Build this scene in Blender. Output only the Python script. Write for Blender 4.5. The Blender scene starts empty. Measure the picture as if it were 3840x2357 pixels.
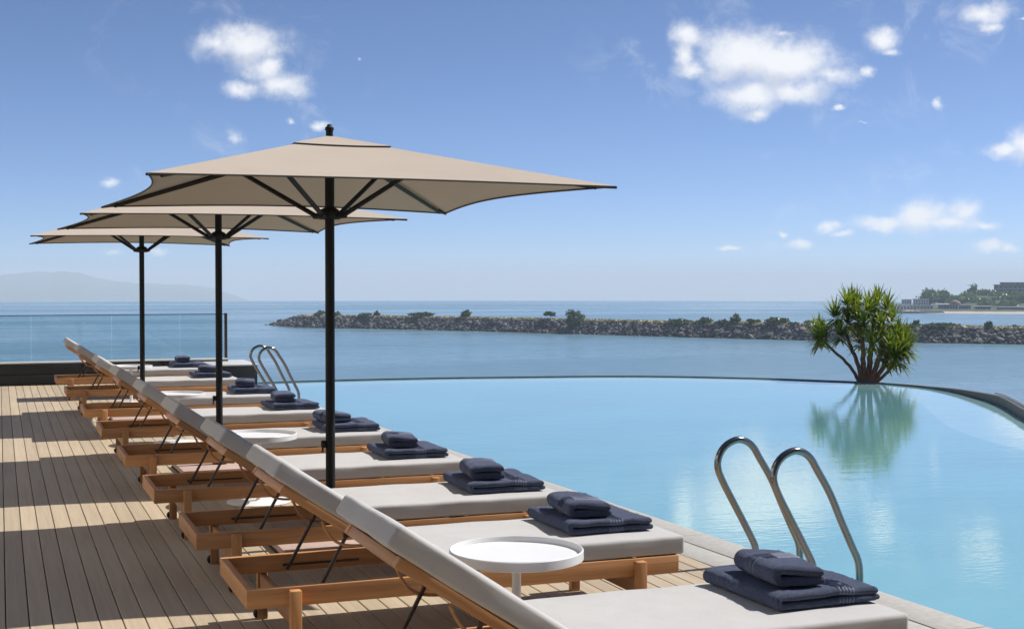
import bpy, bmesh, math, random
from mathutils import Vector, Matrix, noise as mnoise
random.seed(7)
rad = math.radians
sc = bpy.context.scene
COL = sc.collection

# ------------------------------------------------------------------ camera
EYE = 1.54
FPX, CPX, CPY = 5000.0, 1920.0, 1178.5            # focal length and centre in photo pixels
YAW = math.atan(1923 / 5000.0)
PITCH = math.atan(115.5 / 5000.0)
cam_d = bpy.data.cameras.new('camera')
cam_d.sensor_width = 36.0
cam_d.lens = 36.0 * FPX / 3840.0
cam_d.clip_start = 0.05
cam_d.clip_end = 30000
cam = bpy.data.objects.new('camera', cam_d)
COL.objects.link(cam)
cam.location = (0, 0, EYE)
cam.rotation_euler = (math.pi / 2 - PITCH, 0, -YAW)
sc.camera = cam

FW = Vector((math.sin(YAW) * math.cos(PITCH), math.cos(YAW) * math.cos(PITCH), -math.sin(PITCH)))
RT = Vector((math.cos(YAW), -math.sin(YAW), 0))
UP = RT.cross(FW)


def ray(px, py):
    return FW + RT * ((px - CPX) / FPX) - UP * ((py - CPY) / FPX)


def at(px, py, dist):
    """world point seen at a photo pixel, at a horizontal distance from the camera"""
    d = ray(px, py)
    k = dist / math.hypot(d.x, d.y)
    return Vector((d.x * k, d.y * k, EYE + d.z * k))


# ------------------------------------------------------------------ sky, sun, exposure
SUN_EL, SUN_AZ = rad(52.0), rad(3.0)               # azimuth from +X towards +Y
sun_dir = Vector((math.cos(SUN_EL) * math.cos(SUN_AZ), math.cos(SUN_EL) * math.sin(SUN_AZ), math.sin(SUN_EL)))

world = bpy.data.worlds.new('World')
sc.world = world
world.use_nodes = True
wt = world.node_tree
wt.nodes.clear()


def wn(t, **kw):
    n = wt.nodes.new(t)
    for k, v in kw.items():
        setattr(n, k, v)
    return n


def wlink(a, b):
    wt.links.new(a, b)


def wmath(op, a, b=None, c=None, clamp=False):
    n = wn('ShaderNodeMath', operation=op)
    n.use_clamp = clamp
    for i, v in enumerate((a, b, c)):
        if v is None:
            continue
        if isinstance(v, (int, float)):
            n.inputs[i].default_value = v
        else:
            wlink(v, n.inputs[i])
    return n.outputs[0]


sky = wn('ShaderNodeTexSky')
sky.sky_type = 'NISHITA'
sky.sun_disc = False
sky.sun_elevation = SUN_EL
sky.sun_rotation = math.pi / 2 - SUN_AZ
sky.altitude = 30
sky.air_density = 0.4
sky.dust_density = 0.45
sky.ozone_density = 6.0
SKY_STRENGTH = 0.114

# clouds: photo-pixel ellipses turned into directions on the sky (azimuth, elevation)
CLOUDS = [  # cx, cy, rx, ry, thinness
    (925, 165, 185, 92, -.02), (810, 160, 85, 48, .12), (1057, 314, 108, 62, -.05), (898, 337, 84, 42, .02), (1007, 255, 90, 62, .05),
    (2583, 130, 66, 58, 0), (2560, 205, 50, 72, .05), (2585, 262, 85, 52, 0), (2800, 215, 200, 105, -.2), (2935, 235, 215, 105, -.2),
    (3115, 285, 130, 52, .05), (2824, 355, 165, 80, -.05), (2837, 425, 70, 34, .1), (2985, 345, 165, 66, 0), (2936, 125, 80, 22, .3),
    (3315, 145, 70, 52, 0), (3346, 192, 55, 24, .15), (3257, 268, 44, 27, .25), (3154, 406, 30, 13, .2), (3230, 460, 33, 10, .3),
    (3692, 54, 90, 54, -.05), (3710, 103, 64, 30, .15), (3827, 74, 24, 9, .2), (3521, 391, 20, 30, .15), (3755, 567, 68, 34, 0),
    (3840, 548, 75, 60, -.05), (3455, 811, 120, 76, -.05), (3304, 836, 140, 38, 0), (3632, 796, 72, 64, 0), (3556, 836, 180, 35, 0),
    (3697, 839, 60, 20, .1), (3108, 851, 50, 30, 0), (3163, 881, 44, 17, .1), (2932, 871, 28, 20, .15), (2992, 912, 58, 24, 0),
    (2743, 935, 56, 16, .05), (3717, 927, 70, 30, 0), (3787, 930, 40, 20, .05), (405, 690, 62, 32, .25), (1195, 470, 50, 30, .2),
    (1090, 462, 32, 22, .3), (870, 520, 56, 50, .45), (420, 940, 66, 15, .35), (590, 945, 78, 17, .3), (1355, 228, 16, 14, .3),
    # the same fair-weather sky outside the frame
    (-700, 300, 190, 90, 0), (-1500, 620, 160, 60, .1), (-2600, 100, 300, 140, 0), (4700, 250, 260, 110, 0), (5600, 700, 300, 80, 0),
    (7200, -300, 500, 260, 0), (600, -900, 260, 140, 0), (2500, -1300, 380, 180, 0), (4300, -900, 260, 150, .05),
]
tc = wn('ShaderNodeTexCoord')
sep = wn('ShaderNodeSeparateXYZ')
wlink(tc.outputs['Generated'], sep.inputs[0])
az = wmath('ARCTAN2', sep.outputs[0], sep.outputs[1])
el = wmath('ARCSINE', sep.outputs[2])
uv = wn('ShaderNodeCombineXYZ')
wlink(az, uv.inputs[0])
wlink(el, uv.inputs[1])


def azel(px, py):
    d = ray(px, py).normalized()
    return math.atan2(d.x, d.y), math.asin(d.z)


# domain warp so that the outlines billow
nz = wn('ShaderNodeTexNoise')
nz.inputs['Scale'].default_value = 34
nz.inputs['Detail'].default_value = 8
nz.inputs['Roughness'].default_value = .62
wlink(uv.outputs[0], nz.inputs['Vector'])
nsub = wn('ShaderNodeVectorMath', operation='SUBTRACT')
wlink(nz.outputs['Color'], nsub.inputs[0])
nsub.inputs[1].default_value = (.5, .5, .5)
nscl = wn('ShaderNodeVectorMath', operation='MULTIPLY_ADD')
wlink(nsub.outputs[0], nscl.inputs[0])
nscl.inputs[1].default_value = (.024, .018, 0)
wlink(uv.outputs[0], nscl.inputs[2])
warped = nscl.outputs[0]


def cloud_field(vec):
    cur = None
    for cx, cy, rx, ry, thin in CLOUDS:
        a0, e0 = azel(cx, cy)
        ra = rx / FPX / max(.3, math.cos(e0))
        re = ry / FPX
        m = wn('ShaderNodeVectorMath', operation='MULTIPLY_ADD')
        wlink(vec, m.inputs[0])
        m.inputs[1].default_value = (1 / ra, 1 / re, 0)
        m.inputs[2].default_value = (-a0 / ra, -e0 / re, 0)
        ln = wn('ShaderNodeVectorMath', operation='LENGTH')
        wlink(m.outputs[0], ln.inputs[0])
        v = ln.outputs['Value']
        if thin:
            v = wmath('ADD', v, thin)
        cur = v if cur is None else wmath('SMOOTH_MIN', cur, v, .32)
    return cur


dist = cloud_field(warped)
fine = wn('ShaderNodeTexNoise')
fine.inputs['Scale'].default_value = 42
fine.inputs['Detail'].default_value = 9
fine.inputs['Roughness'].default_value = .66
wlink(uv.outputs[0], fine.inputs['Vector'])
soft = wmath('SUBTRACT', 1.26, dist)
soft = wmath('ADD', soft, wmath('MULTIPLY', wmath('SUBTRACT', fine.outputs['Fac'], .5), 1.35))
mr = wn('ShaderNodeMapRange', interpolation_type='SMOOTHERSTEP')
wlink(soft, mr.inputs['Value'])
mr.inputs['From Min'].default_value = 0.0
mr.inputs['From Max'].default_value = 1.35
cover = mr.outputs[0]
# thin torn wisps around the clouds
wisp = wn('ShaderNodeTexNoise')
wisp.inputs['Scale'].default_value = 22
wisp.inputs['Detail'].default_value = 9
wisp.inputs['Roughness'].default_value = .68
wisp.inputs['Distortion'].default_value = .6
wlink(uv.outputs[0], wisp.inputs['Vector'])
wm_ = wn('ShaderNodeMapRange', interpolation_type='SMOOTHSTEP')
wlink(wisp.outputs['Fac'], wm_.inputs['Value'])
wm_.inputs['From Min'].default_value = .50
wm_.inputs['From Max'].default_value = .74
near = wmath('MULTIPLY', wmath('SUBTRACT', 3.2, dist, clamp=True), .22)
cover = wmath('MAXIMUM', cover, wmath('MULTIPLY', near, wm_.outputs[0]))
# undersides, turned from the sun, are greyer: compare with the field a little towards the light
off = wn('ShaderNodeVectorMath', operation='ADD')
wlink(warped, off.inputs[0])
off.inputs[1].default_value = (.005, .012, 0)
dist_up = cloud_field(off.outputs[0])
under = wmath('SUBTRACT', dist, dist_up)
under = wmath('MULTIPLY_ADD', under, 1.1, wmath('MULTIPLY_ADD', fine.outputs['Fac'], .9, -.30))
heart = wmath('MULTIPLY', wmath('SUBTRACT', 1.0, dist, clamp=True), 1.6, clamp=True)
greyness = wmath('MULTIPLY', heart, under, clamp=True)
ccol = wn('ShaderNodeMix', data_type='RGBA')
wlink(greyness, ccol.inputs['Factor'])
ccol.inputs['A'].default_value = (7.0, 7.05, 7.2, 1)
ccol.inputs['B'].default_value = (4.7, 4.9, 5.5, 1)
cmix = wn('ShaderNodeMix', data_type='RGBA')
wlink(wmath('MULTIPLY', cover, .93), cmix.inputs['Factor'])
wlink(sky.outputs[0], cmix.inputs['A'])
wlink(ccol.outputs['Result'], cmix.inputs['B'])
bg = wn('ShaderNodeBackground')
bg.inputs['Strength'].default_value = SKY_STRENGTH
wlink(cmix.outputs['Result'], bg.inputs['Color'])
wo = wn('ShaderNodeOutputWorld')
wlink(bg.outputs[0], wo.inputs['Surface'])

sl = bpy.data.lights.new('sun', 'SUN')
sl.energy = 5.0
sl.angle = rad(0.55)
sl.color = (1.0, .965, .91)
sun = bpy.data.objects.new('sun', sl)
COL.objects.link(sun)
sun.location = (30, 5, 40)
sun.rotation_euler = (-sun_dir).to_track_quat('-Z', 'Y').to_euler()

sc.view_settings.view_transform = 'Standard'
sc.view_settings.look = 'None'
sc.view_settings.gamma = 1
sc.view_settings.exposure = 0.33
sc.view_settings.use_curve_mapping = False
sc.cycles.use_denoising = True
sc.cycles.max_bounces = 10
sc.cycles.transparent_max_bounces = 12
sc.cycles.volume_bounces = 1
sc.cycles.sample_clamp_indirect = 6
sc.cycles.caustics_reflective = False
sc.cycles.caustics_refractive = False


# ------------------------------------------------------------------ materials
class Mat:
    def __init__(self, name):
        self.m = bpy.data.materials.new(name)
        self.m.use_nodes = True
        self.t = self.m.node_tree
        self.b = self.t.nodes['Principled BSDF']
        self.out = self.t.nodes['Material Output']

    def n(self, t, **kw):
        x = self.t.nodes.new(t)
        for k, v in kw.items():
            setattr(x, k, v)
        return x

    def l(self, a, b):
        self.t.links.new(a, b)

    def set(self, **kw):
        for k, v in kw.items():
            self.b.inputs[k.replace('_', ' ')].default_value = v
        return self

    def math(self, op, a, b=None, clamp=False):
        x = self.n('ShaderNodeMath', operation=op)
        x.use_clamp = clamp
        for i, v in enumerate((a, b)):
            if v is None:
                continue
            if isinstance(v, (int, float)):
                x.inputs[i].default_value = v
            else:
                self.l(v, x.inputs[i])
        return x.outputs[0]

    def coord(self, scale=(1, 1, 1), space='Object', rnd=0.0):
        c = self.n('ShaderNodeTexCoord').outputs[space] if space != 'World' else self.n('ShaderNodeNewGeometry').outputs['Position']
        mp = self.n('ShaderNodeMapping')
        mp.inputs['Scale'].default_value = scale
        self.l(c, mp.inputs['Vector'])
        if rnd:
            oi = self.n('ShaderNodeObjectInfo')
            mul = self.math('MULTIPLY', oi.outputs['Random'], rnd)
            cb = self.n('ShaderNodeCombineXYZ')
            for i in range(3):
                self.l(mul, cb.inputs[i])
            self.l(cb.outputs[0], mp.inputs['Location'])
        return mp.outputs[0]

    def noise(self, vec, scale, detail=4, rough=.55, dist=0):
        x = self.n('ShaderNodeTexNoise')
        x.inputs['Scale'].default_value = scale
        x.inputs['Detail'].default_value = detail
        x.inputs['Roughness'].default_value = rough
        x.inputs['Distortion'].default_value = dist
        self.l(vec, x.inputs['Vector'])
        return x.outputs['Fac']

    def ramp(self, fac, stops):
        r = self.n('ShaderNodeValToRGB')
        e = r.color_ramp.elements
        while len(e) < len(stops):
            e.new(.5)
        for i, (p, c) in enumerate(stops):
            e[i].position = p
            e[i].color = (*c, 1) if len(c) == 3 else c
        self.l(fac, r.inputs['Fac'])
        return r.outputs['Color']

    def mixc(self, fac, a, b, blend='MIX'):
        x = self.n('ShaderNodeMix', data_type='RGBA', blend_type=blend)
        for key, v in (('Factor', fac), ('A', a), ('B', b)):
            if isinstance(v, (int, float)):
                x.inputs[key].default_value = v
            elif isinstance(v, tuple):
                x.inputs[key].default_value = (*v, 1)
            else:
                self.l(v, x.inputs[key])
        return x.outputs['Result']

    def bump(self, h, strength=.3, dist=.01, normal=None):
        x = self.n('ShaderNodeBump')
        x.inputs['Strength'].default_value = strength
        x.inputs['Distance'].default_value = dist
        self.l(h, x.inputs['Height'])
        if normal is not None:
            self.l(normal, x.inputs['Normal'])
        return x.outputs[0]

    def color(self, c):
        self.l(c, self.b.inputs['Base Color'])
        return self

    def normal(self, c):
        self.l(c, self.b.inputs['Normal'])
        return self


def objrand(M):
    return M.n('ShaderNodeObjectInfo').outputs['Random']


def teak(axis):
    M = Mat('teak_' + 'xyz'[axis])
    s = [26, 26, 26]
    s[axis] = 1.6
    v = M.coord(tuple(s), rnd=37)
    g = M.noise(v, 1.0, 6, .6, .8)
    s2 = [150, 150, 150]
    s2[axis] = 5
    g2 = M.noise(M.coord(tuple(s2), rnd=11), 1.0, 3)
    c = M.ramp(g, [(.25, (0.328, 0.1533, 0.05827)), (.5, (0.4575, 0.2277, 0.09188)), (.75, (0.5352, 0.2975, 0.14))])
    c = M.mixc(.25, c, M.ramp(g2, [(.35, (0.2849, 0.1347, 0.05378)), (.65, (0.5352, 0.3068, 0.1512))]))
    tint = M.ramp(objrand(M), [(0, (.82, .82, .84)), (1, (1.14, 1.1, 1.05))])
    c = M.mixc(1.0, c, tint, 'MULTIPLY')
    M.color(c)
    M.set(Roughness=.5)
    M.b.inputs['Specular IOR Level'].default_value = .35
    M.normal(M.bump(g2, .25, .002))
    return M.m


TEAK = [teak(0), teak(1), teak(2)]


def make_deck():
    M = Mat('decking_board')
    v = M.coord((40, 1.1, 40), rnd=53)
    g = M.noise(v, 1.0, 6, .62, .6)
    big = M.noise(M.coord((2.2, .7, 1), space='World'), 1.0, 4)
    c = M.ramp(g, [(.22, (.285, .228, .158)), (.5, (.375, .305, .218)), (.78, (.455, .378, .278))])
    c = M.mixc(.35, c, M.ramp(big, [(.3, (0.332, 0.2573, 0.1701)), (.7, (0.4482, 0.361, 0.2531))]))
    c = M.mixc(1.0, c, M.ramp(objrand(M), [(0, (.92, .91, .90)), (.5, (1, 1, 1)), (1, (1.07, 1.06, 1.04))]), 'MULTIPLY')
    M.color(c).set(Roughness=.62)
    M.b.inputs['Specular IOR Level'].default_value = .3
    M.normal(M.bump(g, .35, .003))
    return M.m


def plain(name, col, rough=.5, metal=0, spec=.5, var=.0, scale=8, bump=0, space='Object'):
    M = Mat(name)
    M.set(Roughness=rough, Metallic=metal)
    M.b.inputs['Specular IOR Level'].default_value = spec
    if var or bump:
        f = M.noise(M.coord((1, 1, 1), space=space, rnd=9 if space == 'Object' else 0), scale, 5)
        if var:
            lo = tuple(max(0, x * (1 - var)) for x in col)
            hi = tuple(min(1, x * (1 + var)) for x in col)
            M.color(M.ramp(f, [(.3, lo), (.7, hi)]))
        else:
            M.b.inputs['Base Color'].default_value = (*col, 1)
        if bump:
            M.normal(M.bump(f, bump, .01))
    else:
        M.b.inputs['Base Color'].default_value = (*col, 1)
    return M.m


def make_fabric():
    M = Mat('cushion_fabric')
    a = M.noise(M.coord((420, 420, 420)), 1.0, 2)
    w1 = M.n('ShaderNodeTexWave', bands_direction='X')
    w1.inputs['Scale'].default_value = 75
    w1.inputs['Distortion'].default_value = 1.5
    w1.inputs['Detail'].default_value = 2
    M.l(M.coord(), w1.inputs['Vector'])
    big = M.noise(M.coord((1, 1, 1), rnd=5), 5, 3)
    c = M.mixc(.5, M.ramp(a, [(.3, (0.3735, 0.361, 0.3486)), (.7, (0.4814, 0.4689, 0.4565))]), M.ramp(big, [(.3, (0.3984, 0.386, 0.3735)), (.7, (0.4607, 0.4482, 0.4357))]))
    M.color(c).set(Roughness=.9)
    M.b.inputs['Specular IOR Level'].default_value = .15
    M.b.inputs['Sheen Weight'].default_value = .15
    n1 = M.bump(a, .35, .002)
    n2 = M.bump(w1.outputs['Fac'], .22, .002, n1)
    M.normal(M.bump(big, .45, .014, n2))
    return M.m


def make_towel():
    M = Mat('navy_terry')
    a = M.noise(M.coord((105, 105, 105)), 1.0, 5, .8)
    b = M.noise(M.coord((1, 1, 1), rnd=3), 30, 4)
    c = M.mixc(.6, M.ramp(a, [(.3, (.012, .016, .034)), (.7, (.125, .145, .212))]), M.ramp(b, [(.3, (.032, .039, .070)), (.7, (.060, .073, .120))]))
    M.color(c).set(Roughness=.95)
    M.b.inputs['Specular IOR Level'].default_value = .1
    M.b.inputs['Sheen Weight'].default_value = .4
    M.b.inputs['Sheen Roughness'].default_value = .5
    M.b.inputs['Sheen Tint'].default_value = (.55, .62, .85, 1)
    M.normal(M.bump(a, 1.0, .012, M.bump(b, .4, .008)))
    return M.m


def make_canopy():
    M = Mat('canopy_fabric')
    a = M.noise(M.coord((260, 260, 260)), 1.0, 2)
    b = M.noise(M.coord((1, 1, 1)), 2.2, 4)
    c = M.mixc(.5, M.ramp(a, [(.3, (0.3569, 0.3029, 0.2531)), (.7, (0.4233, 0.361, 0.3029))]), M.ramp(b, [(.3, (0.3652, 0.3112, 0.2615)), (.7, (0.415, 0.3569, 0.2988))]))
    M.color(c).set(Roughness=.88)
    M.b.inputs['Specular IOR Level'].default_value = .15
    nrm = M.bump(b, .15, .03, M.bump(a, .2, .002))
    M.normal(nrm)
    tr = M.n('ShaderNodeBsdfTranslucent')
    tr.inputs['Color'].default_value = (.40, .29, .18, 1)
    mx = M.n('ShaderNodeMixShader')
    mx.inputs[0].default_value = .025
    M.l(M.b.outputs[0], mx.inputs[1])
    M.l(tr.outputs[0], mx.inputs[2])
    M.l(mx.outputs[0], M.out.inputs['Surface'])
    return M.m


def make_leaf(name, lo, mid, hi, trans=.35):
    M = Mat(name)
    f = M.noise(M.coord((1, 1, 1), space='World'), 5, 3)
    f2 = M.noise(M.coord((1, 1, 1), space='World'), 60, 2)
    c = M.ramp(M.math('ADD', M.math('MULTIPLY', f, .5), M.math('MULTIPLY', f2, .5)), [(.3, lo), (.5, mid), (.72, hi)])
    M.color(c).set(Roughness=.42)
    tr = M.n('ShaderNodeBsdfTranslucent')
    M.l(M.mixc(1.0, c, (1.35, 1.4, .5), 'MULTIPLY'), tr.inputs['Color'])
    mx = M.n('ShaderNodeMixShader')
    mx.inputs[0].default_value = trans
    M.l(M.b.outputs[0], mx.inputs[1])
    M.l(tr.outputs[0], mx.inputs[2])
    M.l(mx.outputs[0], M.out.inputs['Surface'])
    return M.m


def make_pool_water(name, body):
    M = Mat(name)
    p1 = M.noise(M.coord((2.2, 4.6, 1), space='World'), 1.0, 3, .5, .4)
    p2 = M.noise(M.coord((10, 22, 1), space='World'), 1.0, 3, .5)
    n = M.bump(p2, .036, .02, M.bump(p1, .022, .05))
    v = M.noise(M.coord((.5, .9, 1), space='World'), 1.0, 3)
    df = M.n('ShaderNodeBsdfDiffuse')
    M.l(M.ramp(v, [(.35, tuple(x * .94 for x in body)), (.65, tuple(x * 1.06 for x in body))]), df.inputs['Color'])
    gl = M.n('ShaderNodeBsdfGlossy')
    gl.inputs['Roughness'].default_value = .015
    gl.inputs['Color'].default_value = (1, .99, .95, 1)
    M.l(n, gl.inputs['Normal'])
    geo = M.n('ShaderNodeNewGeometry')
    dt = M.n('ShaderNodeVectorMath', operation='DOT_PRODUCT')
    M.l(geo.outputs['Incoming'], dt.inputs[0])
    M.l(n, dt.inputs[1])
    om = M.math('SUBTRACT', 1.0, M.math('ABSOLUTE', dt.outputs['Value']), clamp=True)
    fres = M.math('ADD', M.math('MULTIPLY', M.math('POWER', om, 3.2), .96), .02)
    mx = M.n('ShaderNodeMixShader')
    M.l(fres, mx.inputs[0])
    M.l(df.outputs[0], mx.inputs[1])
    M.l(gl.outputs[0], mx.inputs[2])
    M.l(mx.outputs[0], M.out.inputs['Surface'])
    return M.m


def make_sea():
    M = Mat('sea_water')
    w = M.noise(M.coord((.55, .55, 1), space='World'), 1.0, 5, .6, .3)
    w2 = M.noise(M.coord((.06, .06, 1), space='World'), 1.0, 4, .6)
    st = M.noise(M.coord((.0022, .012, 1), space='World'), 1.0, 4, .55, .2)
    n = M.bump(w2, .35, .8, M.bump(w, .55, .35))
    M.normal(n)
    fine_ = M.noise(M.coord((.16, .16, 1), space='World'), 1.0, 7, .7)
    sc0 = M.ramp(st, [(.35, (.108, .200, .262)), (.65, (.134, .236, .298))])
    M.color(M.mixc(1.0, sc0, M.ramp(fine_, [(.32, (.84, .86, .88)), (.68, (1.16, 1.14, 1.12))]), 'MULTIPLY'))
    r = M.ramp(st, [(.42, (.30, .30, .30)), (.56, (.20, .20, .20)), (.60, (.12, .12, .12)), (.66, (.24, .24, .24))])
    M.l(r, M.b.inputs['Roughness'])
    M.b.inputs['IOR'].default_value = 1.33
    return M.m


def tide(M):
    sp = M.n('ShaderNodeSeparateXYZ')
    M.l(M.n('ShaderNodeNewGeometry').outputs['Position'], sp.inputs[0])
    mr_ = M.n('ShaderNodeMapRange')
    mr_.inputs['From Min'].default_value = -15.5
    mr_.inputs['From Max'].default_value = -14.2
    M.l(sp.outputs[2], mr_.inputs['Value'])
    return M.ramp(mr_.outputs[0], [(.0, (.35, .36, .34)), (.7, (1, 1, 1))])


def make_rock():
    M = Mat('breakwater_rock')
    f = M.noise(M.coord((1, 1, 1), space='World'), .9, 5, .65)
    g = M.noise(M.coord((1, 1, 1), space='World'), .35, 2)
    rock = M.ramp(objrand(M), [(0, (.05, .047, .05)), (.6, (.105, .097, .096)), (1, (.26, .24, .22))])
    c = M.mixc(1.0, M.ramp(f, [(.3, (.55, .55, .57)), (.7, (1.25, 1.2, 1.15))]), rock, 'MULTIPLY')
    c = M.mixc(.4, c, M.ramp(g, [(.4, (.06, .058, .062)), (.6, (.19, .175, .165))]))
    c = M.mixc(1.0, c, tide(M), 'MULTIPLY')
    M.color(c).set(Roughness=.9)
    M.normal(M.bump(f, .6, .3))
    return M.m


DECK = make_deck()
FABRIC = make_fabric()
TOWEL = make_towel()
CANOPY = make_canopy()
TOWELRIB = plain('towel_border_weave', (.11, .125, .19), .7, var=.1, scale=60)
POOLW = make_pool_water('pool_water', (.185, .42, .455))
POOLS = make_pool_water('shallow_pool_water', (.29, .50, .53))
SEAM = make_sea()
ROCK = make_rock()
BLACK = plain('black_powder_coat', (.010, .010, .010), .6, spec=.22)
HEM = plain('dark_hem', (.03, .027, .024), .8)
BRONZE = plain('bronze_metal', (.05, .032, .022), .45, metal=.3)
RUBBER = plain('black_rubber', (.012, .012, .013), .7)
WHITE = plain('white_lacquer', (.66, .655, .65), .35, var=.03, scale=6)
STEEL = plain('brushed_steel', (.25, .24, .225), .16, metal=1.0, var=.05, scale=30)
COPING = plain('coping_stone', (.34, .325, .30), .7, var=.10, scale=26, bump=.15, spec=.3)
JOINT = plain('dark_joint', (.02, .018, .016), .9)
PARAPET = plain('charcoal_cladding', (.016, .018, .020), .55, var=.15, scale=3, spec=.35)
LEDGE = plain('pale_ledge', (.44, .44, .43), .6, var=.06, scale=8)
RIM = plain('dark_rim_stone', (.085, .072, .060), .55, var=.25, scale=7, bump=.2)
BASESTONE = plain('pink_stone_slab', (.40, .29, .245), .8, var=.10, scale=24, bump=.2)
TILE = plain('teal_pool_mosaic', (.045, .40, .52), .35, var=.12, scale=9, space='World')
TILEPALE = plain('pale_pool_mosaic', (.20, .56, .64), .35, var=.08, scale=9, space='World')
CONCRETE = plain('concrete', (.28, .27, .26), .85, var=.1, scale=2)
BARK = plain('yucca_bark', (.17, .105, .072), .9, var=.35, scale=22, bump=.7)
SOIL = plain('soil', (.05, .035, .026), .95, var=.3, scale=30)
YUCCA = make_leaf('yucca_leaf', (.045, .080, .012), (.150, .205, .026), (.36, .37, .07), .32)
DRYLEAF = plain('dry_leaf', (.36, .27, .13), .8, var=.3, scale=20)
BUSH = make_leaf('bush_leaf', (.022, .050, .016), (.045, .085, .022), (.09, .12, .035), .2)
FARLEAF = make_leaf('shore_tree_leaf', (.028, .070, .022), (.065, .135, .034), (.12, .20, .05), .25)
DRYGRASS = plain('dry_grass', (.42, .34, .15), .95, var=.4, scale=.35, space='World')
SAND = plain('beach_sand', (.36, .31, .26), .95, var=.1, scale=.1, space='World')
HILL = plain('distant_hill', (.06, .085, .07), .95, var=.3, scale=.004, space='World')
SCRUB = plain('shore_scrub', (.035, .055, .025), .95, var=.4, scale=.12, space='World')
WALLW = plain('white_render', (.80, .79, .77), .8, var=.06, scale=.5)
WALLG = plain('grey_render', (.20, .205, .23), .8, var=.12, scale=.5)
ROOF = plain('brown_roof', (.16, .11, .09), .85, var=.2, scale=.6)
ROOFG = plain('grey_roof', (.24, .24, .26), .8, var=.2, scale=.6)
WINDOW = plain('dark_window', (.03, .035, .045), .2)
TRUNK = plain('tree_bark', (.09, .065, .05), .9, var=.2, scale=3)


def make_glass():
    M = Mat('balustrade_glass')
    fr = M.n('ShaderNodeFresnel')
    fr.inputs['IOR'].default_value = 1.45
    tp = M.n('ShaderNodeBsdfTransparent')
    tp.inputs['Color'].default_value = (.86, .92, .93, 1)
    gl = M.n('ShaderNodeBsdfGlossy')
    gl.inputs['Roughness'].default_value = .01
    mx = M.n('ShaderNodeMixShader')
    M.l(fr.outputs[0], mx.inputs[0])
    M.l(tp.outputs[0], mx.inputs[1])
    M.l(gl.outputs[0], mx.inputs[2])
    M.l(mx.outputs[0], M.out.inputs['Surface'])
    return M.m


GLASS = make_glass()


# ------------------------------------------------------------------ mesh helpers
def mesh_of(bm, smooth=True, angle=35):
    me = bpy.data.meshes.new('mesh')
    bm.normal_update()
    bm.to_mesh(me)
    bm.free()
    if smooth:
        me.polygons.foreach_set('use_smooth', [True] * len(me.polygons))
        me.set_sharp_from_angle(angle=rad(angle))
    return me


def obj(name, me, mat, parent=None, loc=(0, 0, 0), rot=(0, 0, 0)):
    if isinstance(me, bmesh.types.BMesh):
        me = mesh_of(me)
    if mat is not None and not me.materials:
        me.materials.append(mat)
    o = bpy.data.objects.new(name, me)
    COL.objects.link(o)
    o.parent = parent
    o.location = loc
    o.rotation_euler = rot
    return o


def thing(name, label, cat, loc=(0, 0, 0), rotz=0, group=None):
    o = bpy.data.objects.new(name, None)
    o.empty_display_size = .2
    COL.objects.link(o)
    o.location = loc
    o.rotation_euler = (0, 0, rotz)
    tag(o, label, cat, group)
    return o


def tag(o, label, cat, group=None):
    o['label'] = label
    o['category'] = cat
    if group:
        o['group'] = group
    return o


def struct(o):
    o['kind'] = 'structure'
    return o


def stuff(o):
    o['kind'] = 'stuff'
    return o


def copy_tree(o, parent=None):
    c = o.copy()
    COL.objects.link(c)
    c.parent = parent
    for ch in o.children:
        copy_tree(ch, c)
    return c


def bx(bm, x0, x1, y0, y1, z0, z1, bevel=0, seg=1):
    r = bmesh.ops.create_cube(bm, size=1)
    vs = r['verts']
    for v in vs:
        v.co = Vector(((x0 + x1) / 2 + v.co.x * (x1 - x0), (y0 + y1) / 2 + v.co.y * (y1 - y0), (z0 + z1) / 2 + v.co.z * (z1 - z0)))
    if bevel:
        es = list({e for v in vs for e in v.link_edges})
        bmesh.ops.bevel(bm, geom=es, offset=bevel, segments=seg, affect='EDGES', profile=.5)
    return bm


def box(x0, x1, y0, y1, z0, z1, bevel=0, seg=2):
    return bx(bmesh.new(), x0, x1, y0, y1, z0, z1, bevel, seg)


def tube(bm, pts, radii, n=12, cap=True):
    pts = [Vector(p) for p in pts]
    if not isinstance(radii, (list, tuple)):
        radii = [radii] * len(pts)
    rings = []
    up = Vector((0, 0, 1))
    prev = None
    for i, p in enumerate(pts):
        d = (pts[min(i + 1, len(pts) - 1)] - pts[max(i - 1, 0)]).normalized()
        if prev is None:
            a = d.cross(up)
            if a.length < .05:
                a = d.cross(Vector((0, 1, 0)))
            a.normalize()
        else:
            a = (prev - d * prev.dot(d)).normalized()
        prev = a
        b = d.cross(a)
        rings.append([bm.verts.new(p + (a * math.cos(2 * math.pi * k / n) + b * math.sin(2 * math.pi * k / n)) * radii[i]) for k in range(n)])
    for i in range(len(rings) - 1):
        for k in range(n):
            bm.faces.new((rings[i][k], rings[i][(k + 1) % n], rings[i + 1][(k + 1) % n], rings[i + 1][k]))
    if cap:
        bm.faces.new(rings[0][::-1])
        bm.faces.new(rings[-1])
    bmesh.ops.recalc_face_normals(bm, faces=bm.faces[:])
    return bm


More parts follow.
